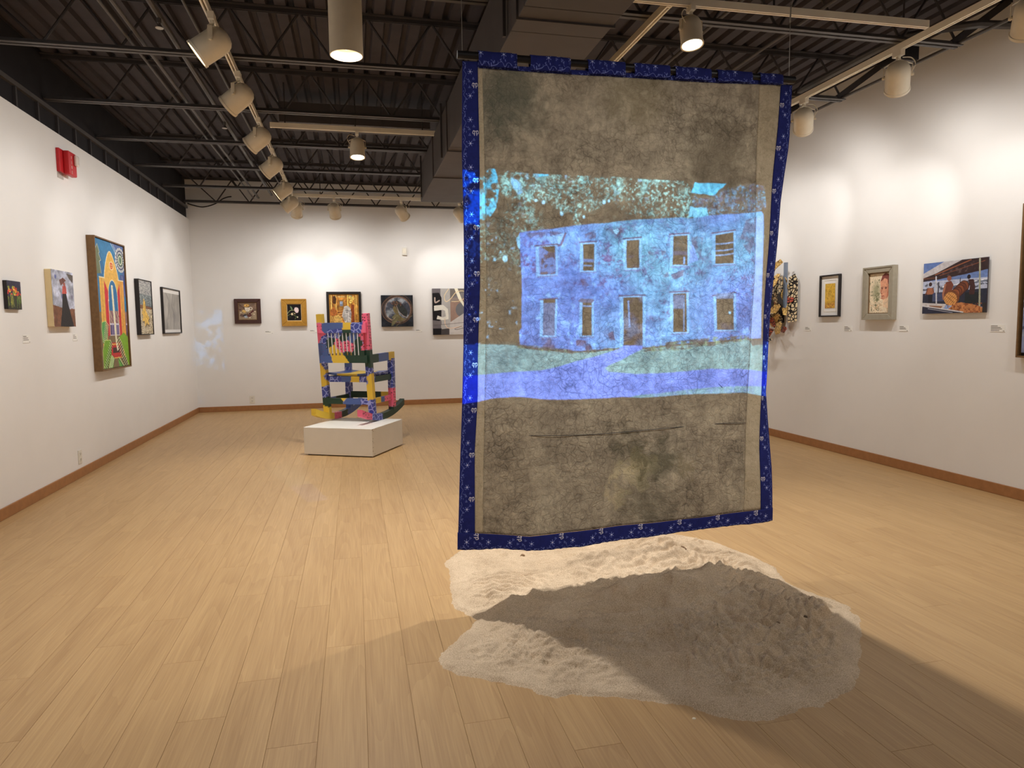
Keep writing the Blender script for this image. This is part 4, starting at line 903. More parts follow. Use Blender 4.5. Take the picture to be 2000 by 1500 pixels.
cpart('rear_stretcher', MB().beam((-SX+.03, -.03, .245), (SX-.03, -.03, .245), .07, .03, seg=50, nw=6, nd=2))
cpart('front_stretcher', MB().beam((-SX+.03, LF, .27), (SX-.03, LF, .27), .08, .03, seg=40, nw=4, nd=2), lambda x, y, z: 'G' if x < .15 else 'Y')
cpart('front_rail', MB().beam((-SX+.03, LF, .51), (SX-.03, LF, .51), .07, .03, seg=40, nw=4, nd=2), lambda x, y, z: 'S' if x < 0 else 'B')
for k in range(5):
    y0 = .0+k*.112; q = MB(); ns = 40
    P2 = [(-SX-.0+i/ns*2*SX, y0+e*.108, .548+.02*((i/ns*2-1)**2)-.012*math.sin(PI*(y0+e*.108)/.56)+t*.022) for i in range(ns+1) for e, t in ((0, 0), (1, 0), (1, 1), (0, 1))]
    q.add(P2, [(i*4+j, i*4+(j+1) % 4, i*4+4+(j+1) % 4, i*4+4+j) for i in range(ns) for j in range(4)]+[(3, 2, 1, 0), (ns*4, ns*4+1, ns*4+2, ns*4+3)])
    cpart('seat_slat', q, lambda x, y, z: 'Y' if (-.16 < x < .12) else ('S' if x < .22 else 'B'))
# ------------------------------------------------------------------ art on the walls
WALLS = {'L': (PI/2, lambda a, d: dict(x=XL+d)), 'B': (0, lambda a, d: dict(y=YB-d)), 'R': (-PI/2, lambda a, d: dict(x=XR-d))}
def wallspot(side, d, tl, tr, bl, br):
    """centre on the wall, half width and half height of the rectangle seen through four photo pixels"""
    k = WALLS[side][1](0, d); c = [at(*p, **k) for p in (tl, tr, bl, br)]
    ax = 0 if side == 'B' else 1; sg = -1 if side == 'R' else 1
    l = (c[0][ax]+c[2][ax])/2; r = (c[1][ax]+c[3][ax])/2; t = (c[0].z+c[1].z)/2; b = (c[2].z+c[3].z)/2
    m = (l+r)/2; base = Vector((XL, m, (t+b)/2)) if side == 'L' else (Vector((m, YB, (t+b)/2)) if side == 'B' else Vector((XR, m, (t+b)/2)))
    return base, abs(r-l)/2, (t-b)/2
def pic(par, w, h, y, m, name='picture', sub=1):
    me = grid_mesh(name, np.array([[(-w, y, h), (w, y, h)], [(-w, y, -h), (w, y, -h)]], float), m, np.array([[(0, 1), (1, 1)], [(0, 0), (1, 0)]], float), False)
    return link(name, me, par)
def ringbox(w, h, t, y0, y1):
    """four mitred members of a frame"""
    out = []
    o = [(-w, h), (w, h), (w, -h), (-w, -h)]; i = [(-w+t, h-t), (w-t, h-t), (w-t, -h+t), (-w+t, -h+t)]
    for k in range(4):
        a, b = o[k], o[(k+1) % 4]; c, d = i[(k+1) % 4], i[k]; out.append(MB().prism([a, b, c, d], y0, y1))
    return out
def frame(par, w, h, t, d, m, back=0.0, lip=None):
    for q in ringbox(w, h, t, -d, -back): bevel(q.build('frame_member', m, par), min(.006, t*.2))
    if lip:
        for q in ringbox(w-t+.002, h-t+.002, lip[0], -d+lip[1], -back): q.build('inner_lip', lip[2], par)
def artwork(name, side, d, tl, tr, bl, br, label, art=None, gain=.86):
    b, w, h = wallspot(side, d, tl, tr, bl, br)
    return empty(name, b, label, 'painting' if 'print' not in name else 'print', None, WALLS[side][0]), w, h

# 1 small flower painting
r, w, h = artwork('small_painting', 'L', .03, (13.9, 547.5), (41.3, 550.5), (15, 603.5), (41, 604.5), 'smallest dark painting of orange flowers at the far left')
c = Cv(150, 220, (28, 24, 58)); c.poly([(0, .55), (1, .5), (1, 1), (0, 1)], (34, 34, 22)); c.mottle(.3, 6); q = random.Random(2)
for i in range(26):
    x = q.random(); y = q.uniform(.45, .6); c.line([(x, y), (x+q.uniform(-.06, .06), q.uniform(.75, .95))], .03, q.choice([(92, 126, 40), (60, 92, 34), (150, 150, 60)]))
for i in range(34):
    x = q.random(); y = q.uniform(.22, .5); c.ell(x, y, q.uniform(.04, .09), q.uniform(.03, .055), q.choice([(236, 150, 40), (226, 70, 40), (240, 196, 60), (206, 50, 40), (150, 170, 60)]), .95)
c.mottle(.25, 14); pic(r, w, h, -.0305, img_mat('flower_paint', c.out(), .4, .6)); bevel(MB().box(-w, w, -.03, 0, -h, h).build('canvas_block', M_FRAME_BLACK, r), .003)

# 2 girl with umbrella on raw canvas
r, w, h = artwork('canvas_painting', 'L', .055, (100.8, 526), (143.5, 533), (104.5, 638), (146, 638), 'unframed canvas of a woman in a black skirt, pale raw canvas edge')
c = Cv(220, 300, (176, 180, 198)); c.mottle(.35, 5); c.poly([(0, .62), (.4, .66), (.7, .68), (1, .66), (1, 1), (0, 1)], (128, 84, 60), 1, .05); c.mottle(.25, 9)
for p in ((.12, .12), (.3, .2), (.8, .08), (.1, .4), (.35, .45), (.75, .42), (.88, .22)): c.ell(p[0], p[1], .10, .07, (214, 216, 226), .6, soft=.8)
c.ell(.18, .12, .06, .05, (70, 80, 150), .8, soft=.6); c.ell(.42, .46, .05, .06, (80, 90, 150), .7, soft=.6); c.ell(.9, .45, .05, .05, (96, 84, 110), .7, soft=.6)
c.poly([(.46, .34), (.60, .34), (.70, .6), (.92, 1.0), (.28, 1.0), (.42, .62)], (32, 28, 30), 1, .02); c.poly([(.48, .27), (.62, .26), (.66, .40), (.44, .41)], (196, 82, 72), 1, .03); c.ell(.56, .235, .05, .035, (176, 96, 80))
c.poly([(.34, .17), (.52, .12), (.66, .16), (.56, .2), (.4, .27)], (110, 66, 58), 1, .02); c.poly([(.68, .03), (1, .05), (.98, .2), (.8, .12)], (92, 84, 78), 1, .02); c.line([(.5, .14), (.58, .30)], .012, (60, 46, 46))
c.mottle(.15, 20); pic(r, w, h, -.0555, img_mat('woman_paint', c.out(), .5, .6)); bevel(MB().box(-w, w, -.055, 0, -h, h).build('stretched_canvas', M_RAW, r), .004)

# 3 tall arch painting
r, w, h = artwork('framed_painting', 'L', .082, (186.7, 458), (244.6, 481.6), (198, 724.6), (256.6, 717), 'tall bright painting of a yellow arch and green palms in a bronze frame')
frame(r, w, h, .016, .082, M_FRAME_BRONZE); MB().box(-w+.014, w-.014, -.03, 0, -h+.014, h-.014).build('backing', M_FRAME_BLACK, r)
c = Cv(300, 640, (128, 106, 74))
c.rect(0, 0, 1, .56, (52, 128, 178)); c.mottle(.12, 8); c.poly([(.0, .03), (.14, .08), (.30, .22), (.18, .30), (0, .2)], (40, 96, 152), .5)
c.poly([(.02, .09), (.10, .04), (.16, .10), (.13, .11), (.19, .16), (.14, .17), (.18, .26), (.02, .27)], (116, 128, 96)); c.line([(.02, .09), (.10, .04), (.16, .10), (.13, .11), (.19, .16), (.14, .17), (.18, .26)], .012, (200, 206, 190))
c.poly([(.55, .0), (.75, .05), (.7, .12), (.9, .22), (1, .3), (1, 0)], (92, 108, 168), .8); c.line([(.55, 0), (.72, .08), (.78, .2)], .012, (226, 226, 230)); c.line([(.62, 0), (.8, .1)], .012, (226, 226, 230))
for k, (rr, col) in enumerate(((.19, (226, 228, 226)), (.15, (64, 72, 110)), (.13, (226, 228, 226)), (.10, (70, 96, 90)), (.075, (214, 222, 196)))):
    c.ell(.87, .12, rr, rr/c.ar*1.15, col)
    if k in (0, 2):
        for a in range(18): c.line([(.87+rr*.8*math.cos(a*.35), .12+rr*.8*math.sin(a*.35)/c.ar*1.15), (.87+rr*math.cos(a*.35), .12+rr*math.sin(a*.35)/c.ar*1.15)], .012, (40, 52, 92))
c.ell(.87, .12, .035, .03, (70, 110, 84)); c.rect(.82, .24, 1, .42, (72, 88, 150)); c.line([(.9, .25), (.97, .42)], .01, (200, 200, 220))
YEL = (240, 188, 84)
arch = curve([(.24, .36), (.30, .22), (.42, .10), (.52, .075), (.62, .13), (.72, .22), (.80, .36)], 8); c.poly(arch+[(.80, .42), (.24, .42)], YEL); c.line(arch, .018, (250, 236, 196))
c.rect(.10, .29, .27, .92, YEL); c.rect(.74, .29, .93, .92, (238, 172, 78)); c.line([(.10, .29), (.27, .29)], .02, (250, 236, 196)); c.line([(.74, .29), (.93, .29)], .02, (250, 236, 196)); c.line([(.175, .30), (.175, .8)], .016, (214, 150, 64)); c.line([(.84, .30), (.85, .8)], .016, (214, 150, 64))
c.ell(.53, .185, .075, .035, (250, 222, 170)); c.ell(.53, .185, .055, .027, (226, 104, 60)); c.line([(.49, .18), (.57, .18)], .014, (246, 190, 110)); c.line([(.5, .195), (.56, .195)], .014, (246, 190, 110))
RED = (214, 44, 56)
c.poly([(.25, .31), (.38, .40), (.36, .80), (.30, .82), (.25, .60)], RED); c.poly([(.78, .32), (.66, .42), (.68, .82), (.78, .84)], RED)
c.ell(.53, .44, .165, .145, (250, 236, 196)); c.ell(.53, .44, .15, .137, (42, 120, 176)); c.rect(.37, .47, .685, .60, (42, 120, 176)); c.line([(.36, .46), (.36, .80)], .014, (250, 230, 190)); c.line([(.69, .46), (.69, .80)], .014, (250, 230, 190))
c.rect(.37, .545, .685, .72, (168, 130, 132)); c.rect(.94, .545, 1, .72, (168, 130, 132))
for k in range(16): c.line([(.38+.3*(k % 8)/8, .55+.07*(k//8)), (.44+.3*(k % 8)/8, .60+.06*(k//8))], .012, (112, 66, 96) if k % 3 else (206, 196, 150))
c.rect(.37, .645, .685, .735, (170, 164, 206))
for x in (.42, .475, .60, .65, .97, .385): c.line([(x, .655), (x, .74)], .028, (74, 52, 110)); c.ell(x, .652, .02, .008, (226, 222, 236))
c.line([(.37, .74), (.69, .74)], .014, (226, 222, 232)); c.poly([(.30, .745), (.76, .745), (.82, 1), (.24, 1)], (134, 112, 78))
c.poly([(.38, .80), (.68, .80), (.74, .92), (.34, .92)], (204, 44, 44)); c.line([(.38, .815), (.68, .815)], .03, (240, 170, 80)); c.poly([(.42, .84), (.64, .84), (.65, .885), (.41, .885)], (70, 36, 32)); c.line([(.34, .925), (.74, .925)], .02, (240, 180, 90))
c.poly([(.48, .34), (.54, .34), (.59, .80), (.62, .86), (.56, .87), (.53, .80), (.50, .6)], (246, 238, 206), 1, .012)
def palm(pts, colr, rib, n=12):
    c.poly(pts, colr); c.line(pts[:len(pts)//2+1], .012, (206, 226, 130))
    x0, y0 = pts[0]; x1, y1 = pts[len(pts)//2]
    for k in range(n):
        t = k/n; a, b = x0+(x1-x0)*t, y0+(y1-y0)*t; c.line([(a, b), (a+rib, b+.035)], .012, (226, 240, 190)); c.line([(a, b+.012), (a+rib, b+.047)], .012, (14, 44, 22))
palm([(.22, .63), (.10, .64), (.08, .70), (.10, .80), (.20, .82), (.26, .74)], (96, 176, 96), .10)
palm([(.34, .78), (.16, .78), (.08, .86), (.08, 1.0), (.20, 1.0), (.36, .88)], (122, 176, 44), .06)
palm([(.66, .76), (.74, .80), (.84, .90), (.96, 1.0), (1, 1), (.98, .76), (.84, .72)], (132, 182, 42), -.10)
palm([(.36, .9), (.30, .93), (.24, 1.0), (.40, 1.0), (.44, .92)], (110, 184, 60), .08); palm([(.6, .92), (.66, .94), (.78, 1.0), (.62, 1.0), (.58, .96)], (104, 184, 76), .07)
c.mottle(.10, 30); pic(r, w-.02, h-.02, -.066, img_mat('arch_paint', c.out(), .5, .3, .95))

# 4 leaf on stones
r, w, h = artwork('framed_painting', 'L', .054, (271, 544), (296.7, 550), (276, 653.7), (300.8, 654), 'narrow black framed picture with a yellow leaf on pebbles')
frame(r, w, h, .010, .054, M_FRAME_BLACK); MB().box(-w+.008, w-.008, -.03, 0, -h+.008, h-.008).build('backing', M_FRAME_BLACK, r)
c = Cv(240, 380, (190, 190, 186)); nf = fbm(380, 240, 50, 3, 3); c.put(np.clip((nf-.52)*9, 0, 1), (96, 100, 108)); c.poly([(0, .25), (1, .27), (1, .50), (0, .46)], (92, 104, 108), 1, .04); c.put((c.Y > .26)*(c.Y < .46)*np.clip((nf-.5)*8, 0, 1), (176, 186, 186))
c.poly([(0, .44), (.3, .46), (.6, .47), (1, .50), (1, .58), (.5, .54), (0, .54)], (124, 84, 60), 1, .05); c.rect(0, .53, 1, 1, (206, 192, 160)); c.put((c.Y > .53)*np.clip((nf-.53)*10, 0, 1), (128, 110, 82)); c.put((c.Y > .53)*np.clip((.42-nf)*12, 0, 1), (236, 226, 204))
leafp = [(.34, .33), (.46, .38), (.48, .56), (.56, .60), (.74, .70), (.64, .74), (.72, .84), (.5, .80), (.36, .86), (.34, .76), (.16, .76), (.26, .66), (.14, .60), (.26, .54)]
c.poly([(x+.03, y+.03) for x, y in leafp], (96, 76, 52), .8); c.poly(leafp, (230, 190, 92), 1, .03); c.line([(.38, .36), (.42, .80)], .02, (196, 150, 60)); c.line([(.42, .66), (.64, .72)], .014, (196, 150, 60)); c.mottle(.22, 24)
pic(r, w-.012, h-.012, -.044, img_mat('leaf_paint', c.out(), .5, .4))

# 5 grey drawing
r, w, h = artwork('framed_drawing', 'L', .036, (319, 560), (352.3, 568), (320.8, 651.6), (355.5, 651.3), 'pale grey pencil drawing in a thin dark frame near the left corner')
frame(r, w, h, .016, .036, M_FRAME_BLACK); MB().box(-w+.012, w-.012, -.012, 0, -h+.012, h-.012).build('backing', M_FRAME_BLACK, r)
c = Cv(220, 240, (160, 156, 150)); nf = fbm(240, 220, 5, 7, 4, .5); c.a *= (.72+.6*nf)[..., None]; c.poly([(.3, .05), (.55, .05), (.62, .4), (.55, .95), (.2, .95), (.36, .5)], (196, 192, 184), .4, .1); c.line(curve([(.62, .1), (.52, .35), (.62, .6), (.56, .9)]), .03, (112, 108, 104), .6); c.line(curve([(.2, .1), (.36, .3), (.24, .7)]), .04, (118, 114, 110), .5)
c.rect(0, 0, 1, .09, (236, 234, 230)); c.rect(0, .93, 1, 1, (230, 228, 226)); pic(r, w-.014, h-.014, -.020, img_mat('pencil_drawing', c.out(), .4))

# back wall: a cup, b tulip, c sphinx, d bust, e abstract
r, w, h = artwork('framed_painting', 'B', .04, (456.4, 583.4), (508.6, 583.8), (458.6, 632), (509.8, 632), 'small still life of a white cup in a wide brown frame')
frame(r, w, h, .062, .04, M_FRAME_BROWN, 0, (.014, .012, M_FRAME_BRONZE)); MB().box(-w+.05, w-.05, -.012, 0, -h+.05, h-.05).build('backing', M_FRAME_BLACK, r)
c = Cv(260, 250, (134, 110, 92)); c.mottle(.3, 5); c.poly([(0, .55), (.3, .42), (1, .5), (1, 1), (0, 1)], (160, 140, 116), 1, .06); c.line([(0, .08), (.3, .3)], .05, (86, 60, 50), .7)
for pts in ([(0, .34), (.12, .38), (.2, .46), (.02, .44)], [(.15, .66), (.38, .72), (.2, .86), (.05, .74)], [(.45, .6), (.7, .72), (.6, .86), (.4, .74)]): c.poly(pts, (90, 64, 58), .8, .05)
for pts in ([(.18, .48), (.28, .40), (.42, .52), (.3, .62)],): c.poly(pts, (222, 186, 110))
c.poly([(.22, .76), (.36, .66), (.5, .8), (.36, .9)], (44, 48, 62), 1, .05); c.poly([(.28, .8), (.44, .74), (.5, .88), (.36, .92)], (176, 184, 196), 1, .03)
for p in ((.62, .64), (.7, .56), (.55, .78), (.78, .5), (.66, .74)): c.ell(p[0], p[1], .055, .05, (92, 36, 40))
for p in ((.85, .68), (.6, .88), (.9, .52), (.12, .58)): c.ell(p[0], p[1], .045, .03, (226, 208, 180))
c.poly([(.34, .28), (.64, .28), (.62, .44), (.54, .52), (.44, .52), (.37, .44)], (236, 226, 208)); c.ell(.67, .34, .08, .075, (230, 220, 204), ring=.28); c.ell(.45, .16, .15, .09, (206, 156, 70)); c.ell(.45, .15, .10, .05, (236, 200, 130)); c.ell(.45, .16, .045, .03, (160, 104, 50)); c.mottle(.15, 16)
pic(r, w-.068, h-.068, -.024, img_mat('cup_paint', c.out(), .4))

r, w, h = artwork('framed_painting', 'B', .045, (549.6, 584.2), (597.8, 584.4), (551, 636.2), (599, 636), 'white tulip on black in a wide gilt frame')
frame(r, w, h, .085, .045, M_FRAME_GOLD, 0, (.01, .016, M_RAW)); MB().box(-w+.07, w-.07, -.012, 0, -h+.07, h-.07).build('backing', M_FRAME_BLACK, r)
for q in ringbox(w+.004, h+.004, .018, -.052, -.0): q.build('outer_rim', M_FRAME_GOLD, r)
c = Cv(240, 290, (22, 18, 24)); c.line(curve([(.0, .58), (.15, .42), (.3, .36), (.5, .36)]), .045, (150, 160, 110)); c.line(curve([(.02, .7), (.2, .62), (.4, .64), (.7, .78)]), .035, (120, 136, 84)); c.line([(.4, .5), (.55, .58)], .03, (130, 140, 90)); c.line([(.62, .8), (.54, .92)], .03, (110, 130, 80))
c.poly([(.22, .08), (.34, .18), (.4, .3), (.3, .32), (.24, .2)], (120, 150, 110)); c.poly([(.5, .34), (.54, .2), (.66, .17), (.8, .22), (.84, .38), (.78, .5), (.68, .54), (.56, .46)], (236, 214, 214), 1, .02); c.ell(.66, .36, .07, .12, (250, 234, 232), .8, soft=.7); c.ell(.34, .6, .08, .075, (226, 206, 170)); c.ell(.54, .57, .045, .04, (196, 170, 130)); c.ell(.73, .79, .05, .05, (222, 214, 176)); c.line(curve([(.1, .74), (.2, .80), (.3, .72)]), .02, (70, 84, 60))
pic(r, w-.092, h-.092, -.026, img_mat('tulip_paint', c.out(), .35))

r, w, h = artwork('framed_painting', 'B', .045, (637.3, 569.3), (705, 570), (639, 646), (706.5, 646), 'golden interior with a white stone sphinx in a black frame behind the chair')
frame(r, w, h, .045, .045, M_FRAME_BLACK, 0, (.012, .014, M_FRAME_GOLD)); MB().box(-w+.03, w-.03, -.012, 0, -h+.03, h-.03).build('backing', M_FRAME_BLACK, r)
c = Cv(300, 350, (186, 128, 58)); c.mottle(.3, 7)
for x, wd, col in ((.06, .03, (236, 206, 120)), (.11, .02, (120, 76, 36)), (.22, .03, (226, 196, 110)), (.29, .02, (112, 70, 40)), (.64, .035, (244, 216, 110)), (.58, .02, (150, 96, 44)), (.94, .03, (236, 200, 110)), (.76, .02, (110, 60, 30))): c.line([(x, 0), (x, .6)], wd, col)
c.poly([(.12, .05), (.2, .03), (.24, .12), (.22, .28), (.12, .26)], (76, 48, 30)); c.rect(.32, .16, .5, .38, (150, 110, 60)); c.rect(.36, .2, .46, .34, (150, 168, 196)); c.rect(.36, .28, .46, .34, (120, 130, 150)); c.line([(.3, .06), (.52, .06)], .03, (240, 214, 140)); c.rect(.68, .02, .78, .12, (120, 150, 130))
for k in range(6): c.line([(.28, .5+.04*k), (.46, .48+.04*k)], .02, (96, 38, 34) if k % 2 else (200, 150, 90))
c.poly([(.0, .5), (.12, .36), (.26, .5), (.24, .66), (0, .7)], (176, 104, 52), 1, .05); c.poly([(.1, .66), (.3, .6), (.42, .72), (.4, .86), (.12, .88)], (212, 172, 96), 1, .02); c.poly([(0, .62), (.14, .66), (.16, .9), (0, .92)], (196, 150, 80), 1, .03)
for q in range(8): c.ell(.72+.12*((q*37) % 10)/10, .08+.16*((q*53) % 10)/10, .05, .04, (236, 206, 110)); c.ell(.74+.12*((q*37) % 10)/10, .08+.16*((q*53) % 10)/10, .02, .016, (176, 130, 50))
c.rect(.76, .3, .86, .96, (150, 74, 40)); c.line([(.88, .1), (.88, .98)], .02, (230, 190, 100)); c.poly([(.66, .96), (.66, .6), (.74, .6), (.74, .96)], (70, 52, 40))
SPH = (206, 202, 198); c.poly([(.5, .36), (.62, .33), (.72, .4), (.76, .54), (.74, .7), (.72, .92), (.64, .94), (.56, .92), (.5, .8), (.42, .64), (.46, .5)], SPH, 1, .03)
for k in range(7): c.line([(.46+.0*k, .56+.035*k), (.54, .58+.035*k)], .012, (110, 106, 106)); c.line([(.68, .46+.035*k), (.74, .5+.035*k)], .014, (90, 86, 88))
c.ell(.6, .48, .06, .07, (176, 172, 168)); c.ell(.575, .47, .014, .012, (70, 66, 66)); c.ell(.625, .47, .014, .012, (70, 66, 66)); c.line([(.6, .48), (.6, .52)], .012, (130, 126, 124)); c.line([(.58, .545), (.62, .545)], .012, (90, 84, 84)); c.line([(.6, .6), (.6, .9)], .02, (140, 136, 134)); c.line([(0, .97), (1, .97)], .05, (176, 96, 50)); c.mottle(.3, 26)
pic(r, w-.055, h-.055, -.028, img_mat('sphinx_paint', c.out(), .4))

r, w, h = artwork('canvas_painting', 'B', .045, (744, 576), (806.5, 577), (745.3, 638), (807, 638), 'square dark canvas of a bowed figure inside a bronze ring')
c = Cv(300, 300, (42, 46, 54)); c.mottle(.5, 4); c.ell(.5, .46, .40, .40, (70, 74, 86)); c.put((np.hypot(c.X-.5, c.Y-.46) < .4)*np.clip((fbm(300, 300, 6, 4)-.45)*4, 0, 1), (170, 178, 186))
for rx, ry, ox, oy, col in ((.47, .44, .48, .46, (120, 92, 76)), (.43, .42, .5, .47, (70, 52, 44)), (.40, .40, .52, .46, (150, 122, 104)), (.45, .47, .53, .44, (96, 76, 64))): c.ell(ox, oy, rx, ry, col, .9, ring=.028)
c.ell(.24, .56, .13, .14, (168, 176, 180), .7, soft=.6); c.poly([(.36, .22), (.5, .16), (.66, .3), (.82, .5), (.8, .7), (.62, .62), (.5, .44), (.38, .4)], (56, 60, 60), 1, .03); c.line(curve([(.48, .34), (.56, .52), (.7, .66), (.84, .72)]), .016, (176, 160, 150))
c.poly([(.36, .36), (.46, .36), (.52, .5), (.56, .62), (.66, .72), (.8, .74), (.62, .84), (.46, .8), (.42, .68), (.46, .6), (.4, .54), (.37, .46)], (122, 110, 78), 1, .02); c.poly([(.42, .6), (.56, .66), (.5, .8), (.36, .98), (.3, .98), (.36, .76), (.32, .72)], (120, 116, 84), .9, .03)
for k in range(22):
    a = k*1.1; c.line([(.36+.02*k % .3, .2+.006*k), (.36+.02*k % .3+.07*math.cos(a), .2+.006*k+.07*math.sin(a))], .014, (150, 108, 84) if k % 2 else (80, 54, 46))
c.line(curve([(.46, .98), (.6, .86), (.8, .74), (.96, .66)]), .03, (110, 100, 82)); c.line(curve([(.2, .7), (.34, .78), (.44, .7)]), .02, (160, 140, 118)); c.mottle(.25, 20)
pic(r, w, h, -.0455, img_mat('ring_paint', c.out(), .4, .3)); bevel(MB().box(-w, w, -.045, 0, -h, h).build('stretched_canvas', M_FRAME_BLACK, r), .003)

r, w, h = artwork('canvas_painting', 'B', .045, (844.5, 563), (938, 564), (845.5, 654), (938, 653), 'abstract canvas in greys half hidden by the quilt edge')
c = Cv(360, 360, (150, 142, 138)); c.rect(0, 0, .18, 1, (112, 106, 110)); c.rect(.17, 0, .37, 1, (182, 178, 174)); c.rect(.37, 0, 1, 1, (150, 136, 126)); c.rect(.37, 0, 1, .2, (120, 114, 108))
c.poly([(.0, .10), (.14, .09), (.19, .2), (.18, .6), (.14, .70), (0, .68)], (24, 22, 26)); c.rect(0, .86, .18, 1, (22, 20, 26)); c.poly([(.17, .88), (.34, .86), (.34, 1), (.17, 1)], (76, 70, 70)); c.rect(0, .70, .18, .78, (118, 112, 114))
c.poly([(.37, .3), (.7, .2), (.7, .6), (.37, .72)], (160, 132, 118)); c.ell(.62, .46, .14, .16, (116, 116, 120)); c.poly([(.36, .73), (.66, .53), (1, .45), (1, 1), (.34, 1)], (206, 200, 196)); c.poly([(.4, .2), (.66, .08), (.9, .1), (.66, .2)], (128, 124, 124))
c.poly([(.46, 0), (.53, 0), (.62, .25), (.80, .55), (.72, .5), (.54, .22)], (246, 240, 214)); EG = (232, 228, 216)
c.line(curve([(.05, .20), (.06, .30), (.14, .26)]), .03, (198, 178, 166)); c.poly([(.03, .37), (.22, .35), (.32, .44), (.33, .66), (.22, .68), (.08, .66), (.10, .58), (.2, .62), (.27, .6), (.26, .48), (.2, .46), (.03, .48)], EG, 1, .01)
c.line(curve([(.34, .01), (.25, .16), (.28, .28), (.38, .22), (.5, .08), (.66, .06), (.7, .18), (.56, .27), (.40, .28)]), .014, (236, 214, 170)); c.line(curve([(.25, .66), (.26, .78), (.34, .86), (.6, .82)]), .014, (236, 206, 176)); c.line(curve([(0, .79), (.3, .77), (.7, .73)]), .008, (96, 88, 84)); c.line(curve([(.6, .82), (.46, .87), (.5, .89), (.66, .85)]), .008, (70, 66, 66)); c.mottle(.06, 12)
pic(r, w, h, -.0455, img_mat('abstract_paint', c.out(), .5, .2)); bevel(MB().box(-w, w, -.045, 0, -h, h).build('stretched_canvas', mat('canvas_grey_edge', (132, 122, 118), .8), r), .003)

# right wall: yellow sheet, portrait, photograph, large picture
r, w, h = artwork('framed_print', 'R', .034, (1600.3, 538), (1638.9, 535.2), (1598.3, 619.1), (1637.2, 618.5), 'yellow sheet on a white mat in a deep black frame')
frame(r, w, h, .016, .034, M_FRAME_BLACK); bevel(MB().box(-w+.012, w-.012, -.012, 0, -h+.012, h-.012).build('mat_board', M_MAT, r), .001)
for q in ringbox(w*.62, h*.76, .006, -.0145, -.012): q.build('mat_groove', M_PLASTIC, r)
c = Cv(160, 320, (214, 172, 62)); c.mottle(.18, 8); q = random.Random(4)
for i in range(60): x, y = q.random(), q.random()**.5; c.line([(x, y), (x+q.uniform(-.06, .06), y+q.uniform(-.03, .03))], q.uniform(.015, .05), q.choice([(150, 84, 50), (120, 60, 40), (226, 190, 110), (170, 110, 60)]), .8)
c.ell(.45, .6, .2, .2, (226, 186, 96), .5, soft=.8); c.put(np.clip((c.Y-.7)*3, 0, 1)*np.clip((fbm(320, 160, 14, 8)-.45)*5, 0, 1), (168, 92, 66)); o = pic(r, w*.50, h*.585, -.0150, img_mat('yellow_sheet', c.out(), .6)); o.location = (-.0, 0, .0)

r, w, h = artwork('framed_painting', 'R', .05, (1686.7, 524.8), (1745, 517), (1683.5, 623.4), (1742, 624.6), 'sketched portrait of a man in a broad grey frame')
frame(r, w, h, w*.29, .05, M_FRAME_GREY, 0, (.01, .02, M_FRAME_BRONZE)); MB().box(-w+.03, w-.03, -.012, 0, -h+.03, h-.03).build('backing', M_MAT, r)
for q in ringbox(w+.003, h+.003, .016, -.056, 0): q.build('outer_rim', M_FRAME_GREY, r)
c = Cv(260, 400, (238, 220, 190)); c.ell(.34, .45, .26, .34, (150, 150, 116), .75, soft=.7); c.put(np.clip((fbm(400, 260, 16, 5)-.55)*7, 0, 1)*(c.X < .5)*(c.Y > .15), (112, 116, 84)); c.put(np.clip((fbm(400, 260, 10, 6)-.58)*7, 0, 1)*(c.Y > .7), (206, 176, 140))
c.poly([(.52, .2), (.6, .14), (.9, .12), (.98, .3), (.96, .52), (.9, .62), (.8, .7), (.68, .68), (.6, .62), (.57, .52), (.52, .44), (.55, .38)], (222, 160, 128), 1, .01)
c.poly([(.54, .2), (.62, .06), (.78, .0), (.94, .05), (1, .16), (.98, .34), (.9, .28), (.86, .16), (.72, .13), (.6, .2)], (136, 74, 66), 1, .03); c.poly([(.9, .3), (.98, .3), (.94, .55), (.84, .66), (.88, .46)], (186, 116, 92), .8, .02); c.ell(.62, .385, .045, .014, (92, 48, 44)); c.line([(.57, .36), (.68, .35)], .02, (112, 60, 50)); c.ell(.8, .385, .045, .014, (92, 48, 44)); c.line([(.75, .355), (.86, .36)], .02, (112, 60, 50)); c.line(curve([(.62, .4), (.57, .5), (.63, .52)]), .025, (160, 92, 74)); c.line([(.6, .58), (.72, .575)], .026, (150, 64, 56)); c.ell(.62, .63, .06, .02, (190, 120, 96), .8)
c.poly([(.66, .68), (.9, .62), (1, .72), (1, .9), (.7, .86)], (238, 206, 172), .9, .06); c.line([(.4, .93), (.48, .935)], .02, (110, 100, 90)); c.mottle(.12, 18)
pic(r, w*.71-.006, h-w*.29-.006, -.024, img_mat('portrait_paint', c.out(), .5))

